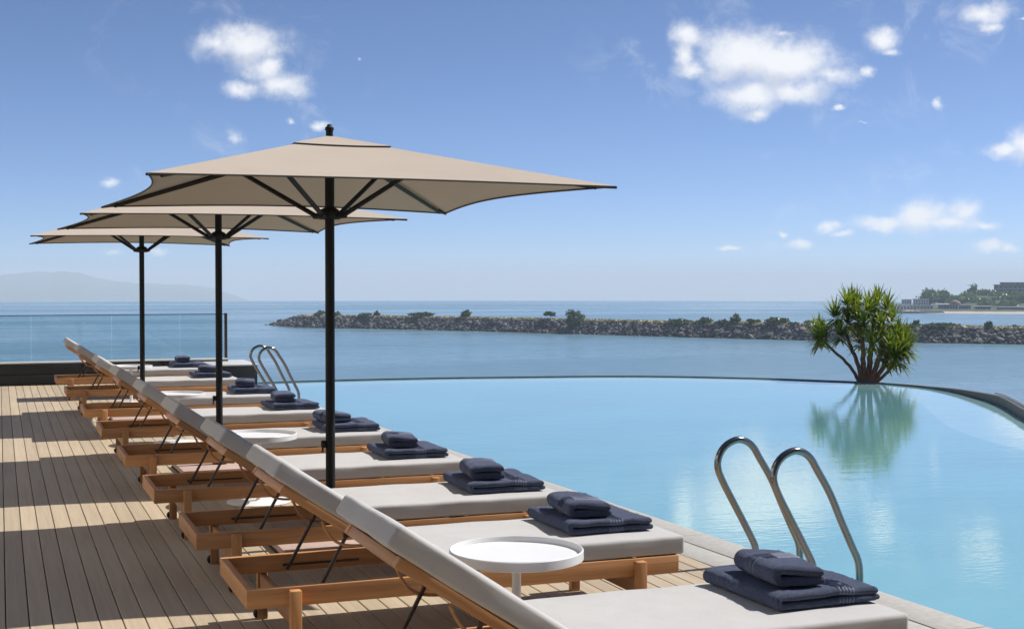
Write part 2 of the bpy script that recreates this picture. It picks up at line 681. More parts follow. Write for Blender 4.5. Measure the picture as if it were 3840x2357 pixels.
def lathe(bm, prof, n=48):
    rings = []
    for r, z in prof:
        if r < 1e-6:
            rings.append([bm.verts.new((0, 0, z))])
        else:
            rings.append([bm.verts.new((r * math.cos(2 * math.pi * k / n), r * math.sin(2 * math.pi * k / n), z)) for k in range(n)])
    for a, b in zip(rings, rings[1:]):
        for k in range(n):
            q = (k + 1) % n
            if len(a) == 1:
                bm.faces.new((a[0], b[q], b[k]))
            elif len(b) == 1:
                bm.faces.new((a[k], a[q], b[0]))
            else:
                bm.faces.new((a[k], a[q], b[q], b[k]))
    bmesh.ops.recalc_face_normals(bm, faces=bm.faces[:])
    return bm


def cushion(lx, ly, lz, r, crown=.008, seed=0, amp=.006):
    """soft rounded slab, origin at its corner, thickness up +z"""
    h = Vector((lx / 2, ly / 2, lz / 2))

    def samples(H, n):
        e = [H - r + r * t for t in (1, .8, .55, .28, 0)]
        inner = [(H - r) * (1 - 2 * (i + 1) / n) for i in range(n - 1)]
        return sorted(set([-x for x in e] + inner + e))
    sx, sy, sz = samples(h.x, 14), samples(h.y, 8), samples(h.z, 2)
    bm = bmesh.new()
    cache = {}

    def vert(x, y, z):
        key = (round(x, 5), round(y, 5), round(z, 5))
        if key in cache:
            return cache[key]
        p = Vector((x, y, z))
        q = Vector((max(-h.x + r, min(h.x - r, x)), max(-h.y + r, min(h.y - r, y)), max(-h.z + r, min(h.z - r, z))))
        d = p - q
        if d.length > 1e-7:
            p = q + d.normalized() * r
        u, v = p.x / h.x, p.y / h.y
        k = (1 - u ** 4) * (1 - v ** 4)
        if p.z > 0:
            p.z += crown * k
        nn = mnoise.noise(Vector((p.x * 5 + seed, p.y * 5, p.z * 9)))
        nn2 = mnoise.noise(Vector((p.x * 14 + seed, p.y * 14, 3 + p.z * 12)))
        p += Vector((0, (1 if v > 0 else -1) * abs(v) ** 6, .7)) * (nn * amp + nn2 * amp * .4)
        cache[key] = bm.verts.new(p + h)
        return cache[key]

    def grid(A, B, f):
        for i in range(len(A) - 1):
            for j in range(len(B) - 1):
                vs = [f(A[i], B[j]), f(A[i + 1], B[j]), f(A[i + 1], B[j + 1]), f(A[i], B[j + 1])]
                vs2 = []
                for v in vs:
                    if v not in vs2:
                        vs2.append(v)
                if len(vs2) > 2:
                    try:
                        bm.faces.new(vs2)
                    except ValueError:
                        pass
    for s in (-1, 1):
        grid(sx, sy, lambda a, b: vert(a, b, s * h.z))
        grid(sx, sz, lambda a, b: vert(a, s * h.y, b))
        grid(sy, sz, lambda a, b: vert(s * h.x, a, b))
    bmesh.ops.recalc_face_normals(bm, faces=bm.faces[:])
    return bm


def ngon(bm, pts, z):
    f = bm.faces.new([bm.verts.new((p[0], p[1], z)) for p in pts])
    if f.normal.z < 0 or True:
        f.normal_update()
        if f.normal.z < 0:
            f.normal_flip()
    return f


# ------------------------------------------------------------------ the setting: terrace, deck, pool
def edge_x(y):                       # where the deck meets the pool
    return 4.13 - .034 * (y - 4.8)


deck_base = struct(obj('deck', box(-4.2, 3.70, -4.6, 21.42, -.10, -.045), JOINT))
PITCHB = .10
i = 0
x = -4.181
while x < 3.72:
    x1 = x + PITCHB - .0052
    y1 = 21.40
    lim = (4.13 - (x1 + .05)) / .034 + 4.8
    y1 = min(y1, lim)
    if y1 > -2:
        me = mesh_of(box(0, x1 - x, 0, y1 + 4.55, -.026, 0, .0022, 1))
        obj('plank', me, DECK, deck_base, (x, -4.55, random.uniform(-.0006, .0006)))
    x += PITCHB

coping = struct(obj('pool_coping', box(-.44, -.02, 0, 22.9, -.22, -.035), JOINT, None, (edge_x(-2.4), -2.4, 0), (0, 0, math.atan(.034))))
slab_a = mesh_of(box(0, .236, 0, 1.194, -.034, .004, .003))
slab_b = mesh_of(box(0, .205, 0, 1.194, -.034, .003, .003))
for k in range(19):
    y0 = k * 1.2
    obj('coping_slab', slab_a, COPING, coping, (-.240, y0, random.uniform(-.0004, .0004)))
    obj('coping_slab', slab_b, COPING, coping, (-.456, y0 + .0, random.uniform(-.0004, .0004)))

POOL_CURVE = [(3.78, 20.80), (4.6, 20.90), (5.64, 20.91), (6.8, 20.80), (7.83, 20.60), (8.75, 20.42), (9.59, 20.18), (10.4, 19.80), (11.09, 19.28),
              (11.72, 18.70), (12.23, 18.06), (12.58, 17.60), (12.78, 17.10), (12.87, 16.55), (12.84, 16.05), (12.70, 15.45), (12.46, 14.82),
              (12.0, 13.80), (11.45, 12.90), (10.89, 12.05), (10.3, 11.0), (9.9, 9.8), (9.6, 8.0), (9.4, 5.0), (9.4, -2.4)]


def smooth_path(P, n=4):
    out = []
    for i in range(len(P) - 1):
        p0, p1, p2, p3 = (Vector(P[max(0, min(len(P) - 1, i + k))]) for k in (-1, 0, 1, 2))
        for s in range(n):
            t = s / n
            out.append(.5 * ((2 * p1) + (p2 - p0) * t + (2 * p0 - 5 * p1 + 4 * p2 - p3) * t * t + (3 * p1 - p0 - 3 * p2 + p3) * t ** 3))
    out.append(Vector(P[-1]))
    return out


CURVE = smooth_path(POOL_CURVE)
WATER_Z = -.016
left_side = [Vector((edge_x(-2.4), -2.4)), Vector((edge_x(20.8), 20.80))]
outline = left_side + CURVE
center = Vector((7.2, 10))


def inset(P, d):
    out = []
    for i, p in enumerate(P):
        t = (P[min(i + 1, len(P) - 1)] - P[max(i - 1, 0)]).normalized()
        nrm = Vector((t.y, -t.x))
        out.append(p + nrm * d)
    return out


def strip(bm, A, B, za, zb):
    va = [bm.verts.new((p.x, p.y, za)) for p in A]
    vb = [bm.verts.new((p.x, p.y, zb)) for p in B]
    return [bm.faces.new((va[i], va[i + 1], vb[i + 1], vb[i])) for i in range(len(A) - 1)]


in1 = inset(CURVE, .95)
bm = bmesh.new()
ngon(bm, [Vector((edge_x(-2.4), -2.4)), Vector((edge_x(19.85), 19.85))] + in1[2:], WATER_Z)
bmesh.ops.triangulate(bm, faces=bm.faces[:])
bm.faces.ensure_lookup_table()
for f in strip(bm, CURVE, [Vector((edge_x(19.85), 19.85))] * 2 + in1[2:], WATER_Z, WATER_Z) + [
        bm.faces.new([bm.verts.new((p.x, p.y, WATER_Z)) for p in (Vector((edge_x(20.8), 20.80)), CURVE[0], Vector((edge_x(19.85), 19.85)))])]:
    f.material_index = 1
    f.normal_update()
    if f.normal.z < 0:
        f.normal_flip()
pw_me = mesh_of(bm, False)
pw_me.materials.append(POOLW)
pw_me.materials.append(POOLS)
struct(obj('pool_water', pw_me, None))

bm = bmesh.new()
N = len(outline)
for i in range(N):
    a, b = outline[i], outline[(i + 1) % N]
    bm.faces.new([bm.verts.new((a.x, a.y, -1.35)), bm.verts.new((b.x, b.y, -1.35)), bm.verts.new((b.x, b.y, -.004)), bm.verts.new((a.x, a.y, -.004))])
struct(obj('pool_basin', mesh_of(bm, False), TILE))

# dark rim that the water runs over; it grows into a low wall on the right
def rim_top(p, i):
    if p.x > 11.9 and p.y > 16.3:
        return .000 + .012 * max(0, (17.6 - p.y) / 1.3)
    if p.y > 16.3:
        return .0
    return .012 + .088 * min(1, (16.3 - p.y) / 2.6)


outer = inset(CURVE, -.07)
bm = bmesh.new()
prev = None
for i, (p, q) in enumerate(zip(CURVE, outer)):
    zt = rim_top(p, i)
    ring = [bm.verts.new((p.x, p.y, -.3)), bm.verts.new((p.x, p.y, zt)), bm.verts.new((q.x, q.y, zt + .001)), bm.verts.new((q.x, q.y, -1.2))]
    if prev:
        for k in range(3):
            bm.faces.new((prev[k], ring[k], ring[k + 1], prev[k + 1]))
    prev = ring
bmesh.ops.recalc_face_normals(bm, faces=bm.faces[:])
rim = struct(obj('pool_rim', mesh_of(bm, True, 40), RIM))
rail_pts = [(q.x, q.y, rim_top(p, 0) + .02) for p, q in zip(CURVE, outer) if p.y < 14.2 and p.x > 9]
bm = bmesh.new()
tube(bm, rail_pts, .009, 8)
obj('edge_rail', bm, LEDGE, rim)

# the building mass below the terrace and the lower ledge beyond the pool
struct(obj('terrace_base', box(-6, 14.5, -6, 23.5, -17, -1.42), CONCRETE))

# ------------------------------------------------------------------ hotel walls out of view, added to bounce sunlight and block sky
hotel = thing('hotel_bounce_wall', 'unseen sunlit hotel front with tall windows, added left of the deck to bounce warm light', 'building', (-4.1, 3.5, 0))
obj('wall', box(-.6, 0, 0, 17, -.2, 8.4), plain('warm_render', (.80, .74, .66), .85, var=.06, scale=1.2), hotel)  # added pale wall, placed and toned to bounce sunlight onto the loungers
wfr = mesh_of(box(0, .03, 0, 2.3, 0, 2.2, .01))
wpn = mesh_of(box(.0, .012, .07, 2.23, .07, 2.13))
for fl in range(2):
    for k in range(4):
        w_ = obj('window', wfr, BRONZE, hotel, (.002, 1.2 + k * 4.2, .3 + fl * 4.0))
        obj('pane', wpn, WINDOW, w_, (.032, 0, 0))

rear = thing('hotel_sky_block', 'unseen dark stone hotel wing with tall windows, added behind the camera to block sky light', 'building', (-4.5, -4.6, 0))
obj('wall', box(0, 17, -.6, 0, -.2, 13.5), plain('dark_stone', (.26, .22, .18), .85, var=.08, scale=1.2), rear)  # added wall, tall and dark to cut sky fill on camera-facing sides
wf2 = mesh_of(box(0, 2.4, 0, .03, 0, 2.5, .01))
wp2 = mesh_of(box(.07, 2.33, 0, .012, .07, 2.43))
for fl in range(3):
    for k in range(5):
        w_ = obj('window', wf2, BRONZE, rear, (.5 + k * 3.3, .002, .2 + fl * 4.2))
        obj('pane', wp2, WINDOW, w_, (0, .032, 0))
struct(obj('terrace_paving', box(3.72, 12.6, -4.6, -2.45, -.3, -.003), COPING))

# ------------------------------------------------------------------ parapet with glass balustrade
par = thing('parapet_wall', 'charcoal clad parapet wall along the far end of the deck', 'wall', (0, 21.45, 0))
obj('wall_core', box(-6, 3.40, .03, .30, -.3, .325), PARAPET, par)
pm = mesh_of(box(0, 1.19, 0, .026, 0, .158, .002))
xx = -6.0
while xx < 3.3:
    w = min(1.19, 3.40 - xx)
    m2 = pm if abs(w - 1.19) < 1e-4 else mesh_of(box(0, w, 0, .026, 0, .158, .002))
    obj('cladding_panel', m2, PARAPET, par, (xx, 0, .002))
    obj('cladding_panel', m2, PARAPET, par, (xx, 0, .170))
    xx += 1.2
obj('ledge', box(-6, 3.40, -.012, .32, .328, .348, .003), LEDGE, par)

endb = thing('end_block', 'charcoal end block with pale top beside the far pool corner', 'wall', (3.0, 20.45, 0))
obj('wall_core', box(.02, .66, .02, 1.30, -.4, .285), PARAPET, endb)
obj('cladding_panel', box(0, .685, 0, .019, -.3, .285, .002), PARAPET, endb)
obj('ledge', box(-.01, .70, -.012, 1.32, .287, .307, .003), LEDGE, endb)

bal = thing('glass_balustrade', 'frameless glass balustrade with slim dark top rail above the parapet', 'balustrade', (0, 21.62, .348))
edges = [-5.5, -4.3, -3.1, -1.9, -.72, .45, 1.63, 2.67, 3.36]
for a, b in zip(edges, edges[1:]):
    obj('glass_pane', box(a + .006, b - .006, 0, .014, 0, .70), GLASS, bal)
obj('top_rail', box(-5.5, 3.38, -.004, .018, .70, .711, .002), BRONZE, bal)
obj('end_post', box(3.37, 3.415, -.012, .03, -.02, .72, .004), BRONZE, bal)

# ------------------------------------------------------------------ sun loungers
TH = rad(33.9)


def build_lounger():
    root = thing('sun_lounger', 'x', 'sun lounger', group='teak sun loungers in the row beside the pool')
    L, W = 1.97, .70
    rail = mesh_of(box(0, L, 0, .030, .22, .30, .0035))
    obj('side_rail', rail, TEAK[0], root, (0, 0, 0))
    obj('side_rail', rail, TEAK[0], root, (0, W - .030, 0))
    er = mesh_of(box(0, .030, .0305, W - .0305, .2205, .2995, .0035))
    obj('end_rail', er, TEAK[1], root, (.001, 0, 0))
    obj('end_rail', er, TEAK[1], root, (L - .031, 0, 0))
    leg = mesh_of(box(-.024, .024, 0, .042, 0, .291, .006, 2))
    for lx in (.195, 1.765):
        for ly in (-.0425, W + .0005):
            obj('leg', leg, TEAK[2], root, (lx, ly, 0))
        obj('cross_bar', box(lx - .013, lx + .013, .0005, W - .0005, .135, .213, .003), TEAK[1], root)
    wh = bmesh.new()
    lathe(wh, [(0, -.012), (.020, -.012), (.025, -.006), (.025, .006), (.020, .012), (0, .012)], 20)
    wm = mesh_of(wh)
    for ly in (-.021, W + .021):
        obj('wheel', wm, RUBBER, root, (.195 - .016, ly, .0255), (math.pi / 2, 0, 0))
    # notched rack on the inside of each rail
    rk = bmesh.new()
    bx(rk, .28, .64, 0, .003, .246, .256)
    for q in range(5):
        bx(rk, .31 + q * .07, .318 + q * .07, -.006, .0, .246, .256)
    rkm = mesh_of(rk, False)
    obj('rack', rkm, BRONZE, root, (0, .0305, 0))
    o = obj('rack', rkm, BRONZE, root, (0, W - .0345, 0))
    # seat slats
    sl_ = mesh_of(box(0, .062, .0315, W - .0315, .276, .294, .002))
    for q in range(10):
        obj('slat', sl_, TEAK[1], root, (.80 + q * .113, 0, 0))
    # backrest
    piv, rot = (.78, 0, .30), (0, TH, 0)
    st = mesh_of(box(-.745, 0, 0, .034, -.038, -.001, .003))
    obj('backrest_stile', st, TEAK[0], root, (piv[0], .035, piv[2]), rot)
    obj('backrest_stile', st, TEAK[0], root, (piv[0], W - .069, piv[2]), rot)
    br = mesh_of(box(0, .045, .070, W - .070, -.040, -.004, .002))
    for bxp in (-.742, -.43, -.06):
        off = Vector((bxp * math.cos(TH), 0, -bxp * math.sin(TH)))
        obj('backrest_rail', br, TEAK[1], root, (piv[0] + off.x, 0, piv[2] + off.z), rot)
    bs = mesh_of(box(0, .05, .070, W - .070, -.018, -.003, .002))
    for q in range(5):
        bxp = -.70 + q * .13
        off = Vector((bxp * math.cos(TH), 0, -bxp * math.sin(TH)))
        if abs(bxp + .43) > .05:
            obj('backrest_slat', bs, TEAK[1], root, (piv[0] + off.x, 0, piv[2] + off.z), rot)
    for ly in (.060, W - .060):
        b = bmesh.new()
        tube(b, [(.295, ly, .235), (.43, ly, .485)], .0085, 8)
        bx(b, .415, .450, ly - .012, ly + .012, .478, .502)
        obj('strut', b, BRONZE, root)
    # curved lifting handle slung under the backrest
    for ly in (.052, W - .052):
        b = bmesh.new()
        pts = []
        for q in range(11):
            t = q / 10
            x_ = -.52 + .20 * t
            z_ = -.047 - .040 * math.sin(math.pi * t)
            pts.append((piv[0] + x_ * math.cos(TH) + z_ * math.sin(TH), ly, piv[2] - x_ * math.sin(TH) + z_ * math.cos(TH)))
        tube(b, pts, .006, 8)
        obj('handle', b, TEAK[0], root)
    sc_ = obj('seat_cushion', cushion(1.245, .685, .084, .017, .005, 1), FABRIC, root, (.762, .0075, .3015))
    bc = obj('back_cushion', cushion(.862, .665, .080, .016, .005, 5), FABRIC, root, (0, 0, 0), rot)
    off = Vector((-.81, 0, .001))
    bc.location = (piv[0] + off.x * math.cos(TH) + off.z * math.sin(TH), .0175, piv[2] - off.x * math.sin(TH) + off.z * math.cos(TH))
    return root


LOUNGERS = [  # head-end near corner x, y; label
    (.965, 3.83, 'nearest teak lounger with grey cushions, cut off by the bottom of the picture'),
    (.924, 5.396, 'second teak lounger from the camera, just behind the nearest white round table'),
    (.900, 6.694, 'third teak lounger from the camera, in front of the nearest parasol pole'),
    (.858, 8.215, 'fourth teak lounger from the camera, just behind the nearest parasol pole'),
    (.836, 9.936, 'fifth teak lounger from the camera, in front of the middle parasol pole'),
    (.807, 11.86, 'sixth teak lounger from the camera, just behind the middle parasol pole'),
    (.773, 13.753, 'seventh teak lounger from the camera, in front of the farthest parasol pole'),
    (.724, 16.327, 'eighth teak lounger from the camera, just behind the farthest parasol pole'),
    (.690, 18.452, 'farthest teak lounger of the row, close to the charcoal parapet'),
]
proto = build_lounger()
lounger_objs = []
for i, (x0, y0, lab) in enumerate(LOUNGERS):
    o = proto if i == 0 else copy_tree(proto)
    lounger_objs.append(o)
for o, (x0, y0, lab) in zip(lounger_objs, LOUNGERS):
    o.location = (x0, y0, 0)
    o['label'] = lab


# ------------------------------------------------------------------ towels
def folded_towel(w, d, t, gap, seed, ribs_along, rib_at, slump=.0):
    """one thick sheet folded once, the fold on the -x side; origin bottom left near corner"""
    rr = t / 2 + gap / 2
    path = []

    band = [rib_at + .015 * (k / 4.0) for k in range(-2, 19)]

    def coords(L0, L1, step, extra):
        c = {L0 + t * k for k in (0, .06, .16, .32, .5)} | {L1 - t * k for k in (0, .06, .16, .32, .5)}
        n_ = int((L1 - L0 - t) / step)
        c |= {L0 + t * .5 + (L1 - L0 - t) * k / n_ for k in range(1, n_)}
        if extra:
            c = {v for v in c if not (band[0] - .003 < v < band[-1] + .003) or v < L0 + t * .5 or v > L1 - t * .5} | {v for v in band if L0 + t * .5 < v < L1 - t * .5}
        return sorted(c)
    xs = [v for v in coords(rr - t * .5, w, .020, ribs_along == 'y') if v > rr + .001]
    lower = [(v, t / 2) for v in xs[::-1]]
    arc = [(rr - rr * math.sin(a), t / 2 + rr - rr * math.cos(a)) for a in [math.pi * k / 10 for k in range(0, 11)]]
    upper = [(v * .985 + rr * .015, t / 2 + 2 * rr) for v in xs]
    pts = lower + arc + upper
    n = len(pts)
    ys = coords(0, d, .011, ribs_along == 'x')
    acc = [0]
    for a, b in zip(pts, pts[1:]):
        acc.append(acc[-1] + math.hypot(b[0] - a[0], b[1] - a[1]))
    tot = acc[-1]
    bm = bmesh.new()
    O, I = [], []
    for i in range(n):
        a, b = pts[max(0, i - 1)], pts[min(n - 1, i + 1)]
        tx, tz = b[0] - a[0], b[1] - a[1]
        l = math.hypot(tx, tz)
        nx, nz_ = -tz / l, tx / l          # outward side of the fold
        ro, ri = [], []
        for y in ys:
            db = min(acc[i], tot - acc[i], y, d - y)
            k = min(1, db / (t / 2))
            ef = math.sqrt(max(0, 1 - (1 - k) ** 2))
            p = Vector((pts[i][0], y, pts[i][1]))
            lo = mnoise.noise(Vector((p.x * 9 + seed, y * 9, p.z * 14)))
            hi = mnoise.noise(Vector((p.x * 70 + seed, y * 70, p.z * 70)))
            lift = lo * .007 * (1 if i > n / 2 else .3)
            rib = 0
            cc = y if ribs_along == 'x' else p.x
            u = (cc - rib_at) / .015
            if -.5 < u < 4.5:
                rib = (-.0040 + .0080 * (.5 + .5 * math.cos(2 * math.pi * u)))
            sl = 0
            if i > n / 2:
                sl = -slump * (p.x / w) ** 2
            out = p + Vector((nx, 0, nz_)) * ((t / 2) * ef * 1.0 + (hi * .0042 + rib) * ef)
            inn = p - Vector((nx, 0, nz_)) * ((t / 2) * ef * .94)
            for v in (out, inn):
                v.z += lift + sl
                v.y += mnoise.noise(Vector((v.x * 12, v.z * 30, seed + (0 if y < d / 2 else 9)))) * .006
                v.z = max(v.z, .0008)
            ro.append(bm.verts.new(out))
            ri.append(bm.verts.new(inn))
        O.append(ro)
        I.append(ri)
    J = len(ys)
    for i in range(n - 1):
        for j in range(J - 1):
            bm.faces.new((O[i][j], O[i][j + 1], O[i + 1][j + 1], O[i + 1][j]))
            bm.faces.new((I[i][j], I[i + 1][j], I[i + 1][j + 1], I[i][j + 1]))
    bmesh.ops.remove_doubles(bm, verts=bm.verts[:], dist=.00005)
    bmesh.ops.recalc_face_normals(bm, faces=bm.faces[:])
    me = mesh_of(bm, True, 80)
    me.materials.append(TOWEL)
    me.materials.append(TOWELRIB)
    for f in me.polygons:
        cc = f.center.y if ribs_along == 'x' else f.center.x
        u = (cc - rib_at) / .015
        if -.3 < u < 4.3 and math.cos(2 * math.pi * u) > .35:
            f.material_index = 1
    return me


big_meshes = [folded_towel(.43, .50, .028, .003, 3.1, 'y', .255, .004), folded_towel(.42, .50, .028, .004, 8.7, 'y', .20, .006)]
small_meshes = [folded_towel(.185, .34, .036, .004, 5.2, 'x', .17, .010), folded_towel(.195, .35, .035, .005, 12.4, 'x', .09, .014),
                folded_towel(.18, .33, .037, .007, 21.4, 'x', .20, .008)]
ORD = ['nearest', 'second', 'third', 'fourth', 'fifth', 'sixth', 'seventh', 'eighth', 'farthest']
for i, (x0, y0, lab) in enumerate(LOUNGERS):
    rz = random.uniform(-.05, .05)
    where = ORD[i] + (' lounger from the camera' if 0 < i < 8 else ' lounger')
    tx, ty = x0 + (1.56 if i == 0 else 1.515) + random.uniform(-.02, .02), y0 + .155 + random.uniform(-.01, .02)
    o = obj('bath_towel', big_meshes[i % 2], TOWEL, None, (tx, ty, .3945), (0, 0, rz))
    tag(o, 'large folded navy towel lying flat on the foot of the ' + where, 'towel', 'large folded navy towels on the loungers')
    o = obj('hand_towel', small_meshes[i % 3], TOWEL, None, (tx + .035 + random.uniform(-.01, .02), ty + .07, .3945 + .0645), (0, 0, rz + random.uniform(-.16, .16)))
    tag(o, 'small folded navy towel atop the larger towel, ' + where, 'towel', 'small folded navy towels on the loungers')


# ------------------------------------------------------------------ side tables
def build_table():
    r = .268
    t = thing('side_table', 'x', 'table', group='white round side tables between the loungers')
    b = bmesh.new()
    lathe(b, [(0, .445), (r - .010, .445), (r, .449), (r, .483), (r - .003, .487), (r - .006, .4865), (r - .008, .480), (r - .010, .466), (r - .014, .463), (0, .463)], 72)
    obj('table_top', b, WHITE, t)
    b = bmesh.new()
    lathe(b, [(.0185, .012), (.0185, .4455)], 28)
    obj('pedestal', b, WHITE, t)
    b = bmesh.new()
    lathe(b, [(0, .001), (.222, .001), (.225, .003), (.225, .008), (.220, .011), (.03, .013), (.0187, .020)], 64)
    obj('base', b, WHITE, t)
    return t


T0 = build_table()
TABLES = [(1.915, 4.93, 'nearest white round tray table, standing between the two closest loungers'),
          (1.70, 9.40, 'second white round tray table, behind the fourth lounger from the camera'),
          (1.60, 13.18, 'third white round tray table, half hidden in front of the seventh lounger'),
          (1.58, 17.80, 'farthest white round tray table, in front of the last lounger')]
tabs = [T0] + [copy_tree(T0) for _ in TABLES[1:]]
for t, (x0, y0, lab) in zip(tabs, TABLES):
    t.location = (x0, y0, 0)
    t['label'] = lab


# ------------------------------------------------------------------ parasols
def build_parasol():
    root = thing('parasol', 'x', 'parasol', group='taupe parasols standing between the loungers')
    a, b_, ze, za = 1.175, 1.41, 2.045, 2.395
    # weighted base: two stone slabs in a steel tray
    obj('base_tray', box(-.345, .345, -.345, .345, .001, .012), BLACK, root)
    sl_ = mesh_of(box(-.34, .34, -.168, .168, .012, .052, .004))
    obj('base_slab', sl_, BASESTONE, root, (0, .171, .0005))
    obj('base_slab', sl_, BASESTONE, root, (0, -.171, .0005))
    q = bmesh.new()
    lathe(q, [(0, .05), (.06, .05), (.06, .06), (.036, .064), (.036, .30), (0, .30)], 24)
    obj('base_collar', q, BLACK, root)
    q = bmesh.new()
    lathe(q, [(.0275, .06), (.0275, 2.37), (.02, 2.40), (0, 2.40)], 28)
    obj('pole', q, BLACK, root)
    q = bmesh.new()
    tube(q, [(-.03, 0, .60), (-.052, 0, .60)], .022, 12)
    tube(q, [(-.050, 0, .60), (-.050, -.03, .56), (-.062, -.03, .56)], .006, 8)
    obj('crank', q, BLACK, root)
    q = bmesh.new()
    lathe(q, [(.0277, 1.915), (.06, 1.915), (.066, 1.925), (.066, 1.955), (.05, 1.975), (.0277, 1.985)], 24)
    for sx in (-1, 1):
        for sy in (-1, 1):
            u = Vector((sx * a, sy * b_, 0)).normalized()
            tube(q, [tuple(u * .05 + Vector((0, 0, 1.935))), tuple(u * .115 + Vector((0, 0, 1.938)))], .018, 8)
    obj('runner_hub', q, BLACK, root)
    for sx in (-1, 1):
        for sy in (-1, 1):
            c = Vector((sx * a, sy * b_, ze))
            ap = Vector((sx * .03, sy * .03, za - .02))
            d = Vector((sx * a, sy * b_, 0)).normalized()
            q = bmesh.new()
            pts = [ap.lerp(c, t) - Vector((0, 0, .022)) for t in (0, .3, .6, .94)]
            tube(q, pts, [.016, .016, .015, .013], 4)
            rb = obj('rib', q, BLACK, root)
            q = bmesh.new()
            tube(q, [tuple(d * .10 + Vector((0, 0, 1.938))), tuple(ap.lerp(c, .36) - Vector((0, 0, .03)))], .0145, 6)
            obj('strut', q, BLACK, root)
            q = bmesh.new()
            c2 = ap.lerp(c, .93)
            tube(q, [tuple(c2 + Vector((0, 0, -.016))), tuple(c + d * .008 + Vector((0, 0, -.008)))], [.013, .007], 8)
            obj('corner_pocket', q, HEM, root)
    # canopy: four taut panels with hollowed edges
    def canopy(t0, lift, scale, inset_, n=14, m=18, hem=False):
        bm = bmesh.new()
        cs = [(-1, -1), (1, -1), (1, 1), (-1, 1)]
        edge_lines = []
        for k in range(4):
            s0, s1 = cs[k], cs[(k + 1) % 4]
            c0 = Vector((s0[0] * a, s0[1] * b_, ze))
            c1 = Vector((s1[0] * a, s1[1] * b_, ze))
            top = Vector((0, 0, za))
            rows = []
            for i in range(n + 1):
                t = t0 + (scale - t0) * i / n
                row = []
                for j in range(m + 1):
                    s = j / m
                    w = 4 * s * (1 - s)
                    tt = t * (1 - inset_ * w * (t / scale) ** 3)
                    p = top.lerp(c0.lerp(c1, s), tt)
                    p.z += lift - .030 * w * tt * (1 - .3 * tt)
                    row.append(p)
                rows.append(row)
            V = [[bm.verts.new(p) for p in row] for row in rows]
            for i in range(n):
                for j in range(m):
                    bm.faces.new((V[i][j], V[i][j + 1], V[i + 1][j + 1], V[i + 1][j]))
            edge_lines.append(rows[-1])
        bmesh.ops.remove_doubles(bm, verts=bm.verts[:], dist=.0008)
        bmesh.ops.recalc_face_normals(bm, faces=bm.faces[:])
        if sum(f.normal.z for f in bm.faces) < 0:
            bmesh.ops.reverse_faces(bm, faces=bm.faces[:])
        return bm, edge_lines
    bm, lines = canopy(.045, 0, 1.0, .115)
    cv = obj('canopy', mesh_of(bm, True, 12), CANOPY, root)
    for ln in lines:
        q = bmesh.new()
        tube(q, [tuple(p + Vector((0, 0, -.004))) for p in ln], .0048, 6)
        obj('hem', q, HEM, cv)
    bm, lines = canopy(.02, .010, .235, .03, 8, 12)
    vc = obj('vent_cap', mesh_of(bm, True, 12), CANOPY, root)
    for ln in lines:
        q = bmesh.new()
        tube(q, [tuple(p + Vector((0, 0, -.004))) for p in ln], .0035, 6)
        obj('hem', q, HEM, vc)
    q = bmesh.new()
    lathe(q, [(0, 2.395), (.021, 2.395), (.021, 2.432), (.026, 2.436), (.026, 2.450), (.016, 2.458), (.013, 2.468), (0, 2.472)], 20)
    obj('finial', q, BLACK, root)
    return root


P0 = build_parasol()
PARASOLS = [(1.81, 7.68, 0, 'nearest and largest taupe parasol, black pole behind the third lounger'),
            (1.69, 11.13, -.015, 'middle taupe parasol of the three, half covered by the nearest one'),
            (1.50, 15.5, -.025, 'farthest taupe parasol of the three, leftmost in the picture')]
pars = [P0] + [copy_tree(P0) for _ in PARASOLS[1:]]
for p, (x0, y0, dz, lab) in zip(pars, PARASOLS):
    p.location = (x0, y0, 0)
    p.rotation_euler = (0, 0, {7.68: 0, 11.13: .014, 15.5: -.016}[y0])
    p.scale = (1, 1, 1 + dz / 2.06)
    p['label'] = lab


# ------------------------------------------------------------------ pool ladders
def build_ladder():
    """origin on the coping below the water-side legs; +x towards the pool"""
    root = thing('pool_ladder', 'x', 'pool ladder', group='steel pool ladders')

    def hoop(y):
        xd, xw, zt = -.29, .0, .69
        ctrl = [(xd, 0), (xd, .06), (xd - .01, .11), (xd - .07, .22), (xd - .155, .365), (xd - .215, .47), (xd - .245, .545), (xd - .235, .61), (xd - .195, .66),
                (xd - .13, .688), (xd - .07, .68), (xd - .02, .645), (xd + .02, .585), (-.19, .46), (-.12, .315), (-.055, .185), (-.012, .10), (xw, .03), (xw, -.10), (xw, -.95)]
        sm = smooth_path(ctrl, 4)
        q = bmesh.new()
        tube(q, [(p[0], y, p[1]) for p in sm], .0195, 16)
        return q
    for y in (-.265, .265):
        r_ = obj('handrail', hoop(y), STEEL, root)
        q = bmesh.new()
        lathe(q, [(.0197, .004), (.045, .004), (.045, .010), (.03, .018), (.0197, .020)], 28)
        obj('flange', q, STEEL, r_, (-.29, y, 0))
    for z in (-.24, -.50, -.76):
        obj('tread', box(-.05, .05, -.25, .25, z - .015, z + .015, .005), STEEL, root)
    return root


L0 = build_ladder()
L0.location = (4.175, 6.085, 0)
L0.rotation_euler = (0, 0, .034)
L0['label'] = 'large steel pool ladder in the right foreground, beside the nearest towels'
L1 = copy_tree(L0)
L1.location = (3.735, 17.97, 0)
L1['label'] = 'small distant steel pool ladder near the charcoal end block'


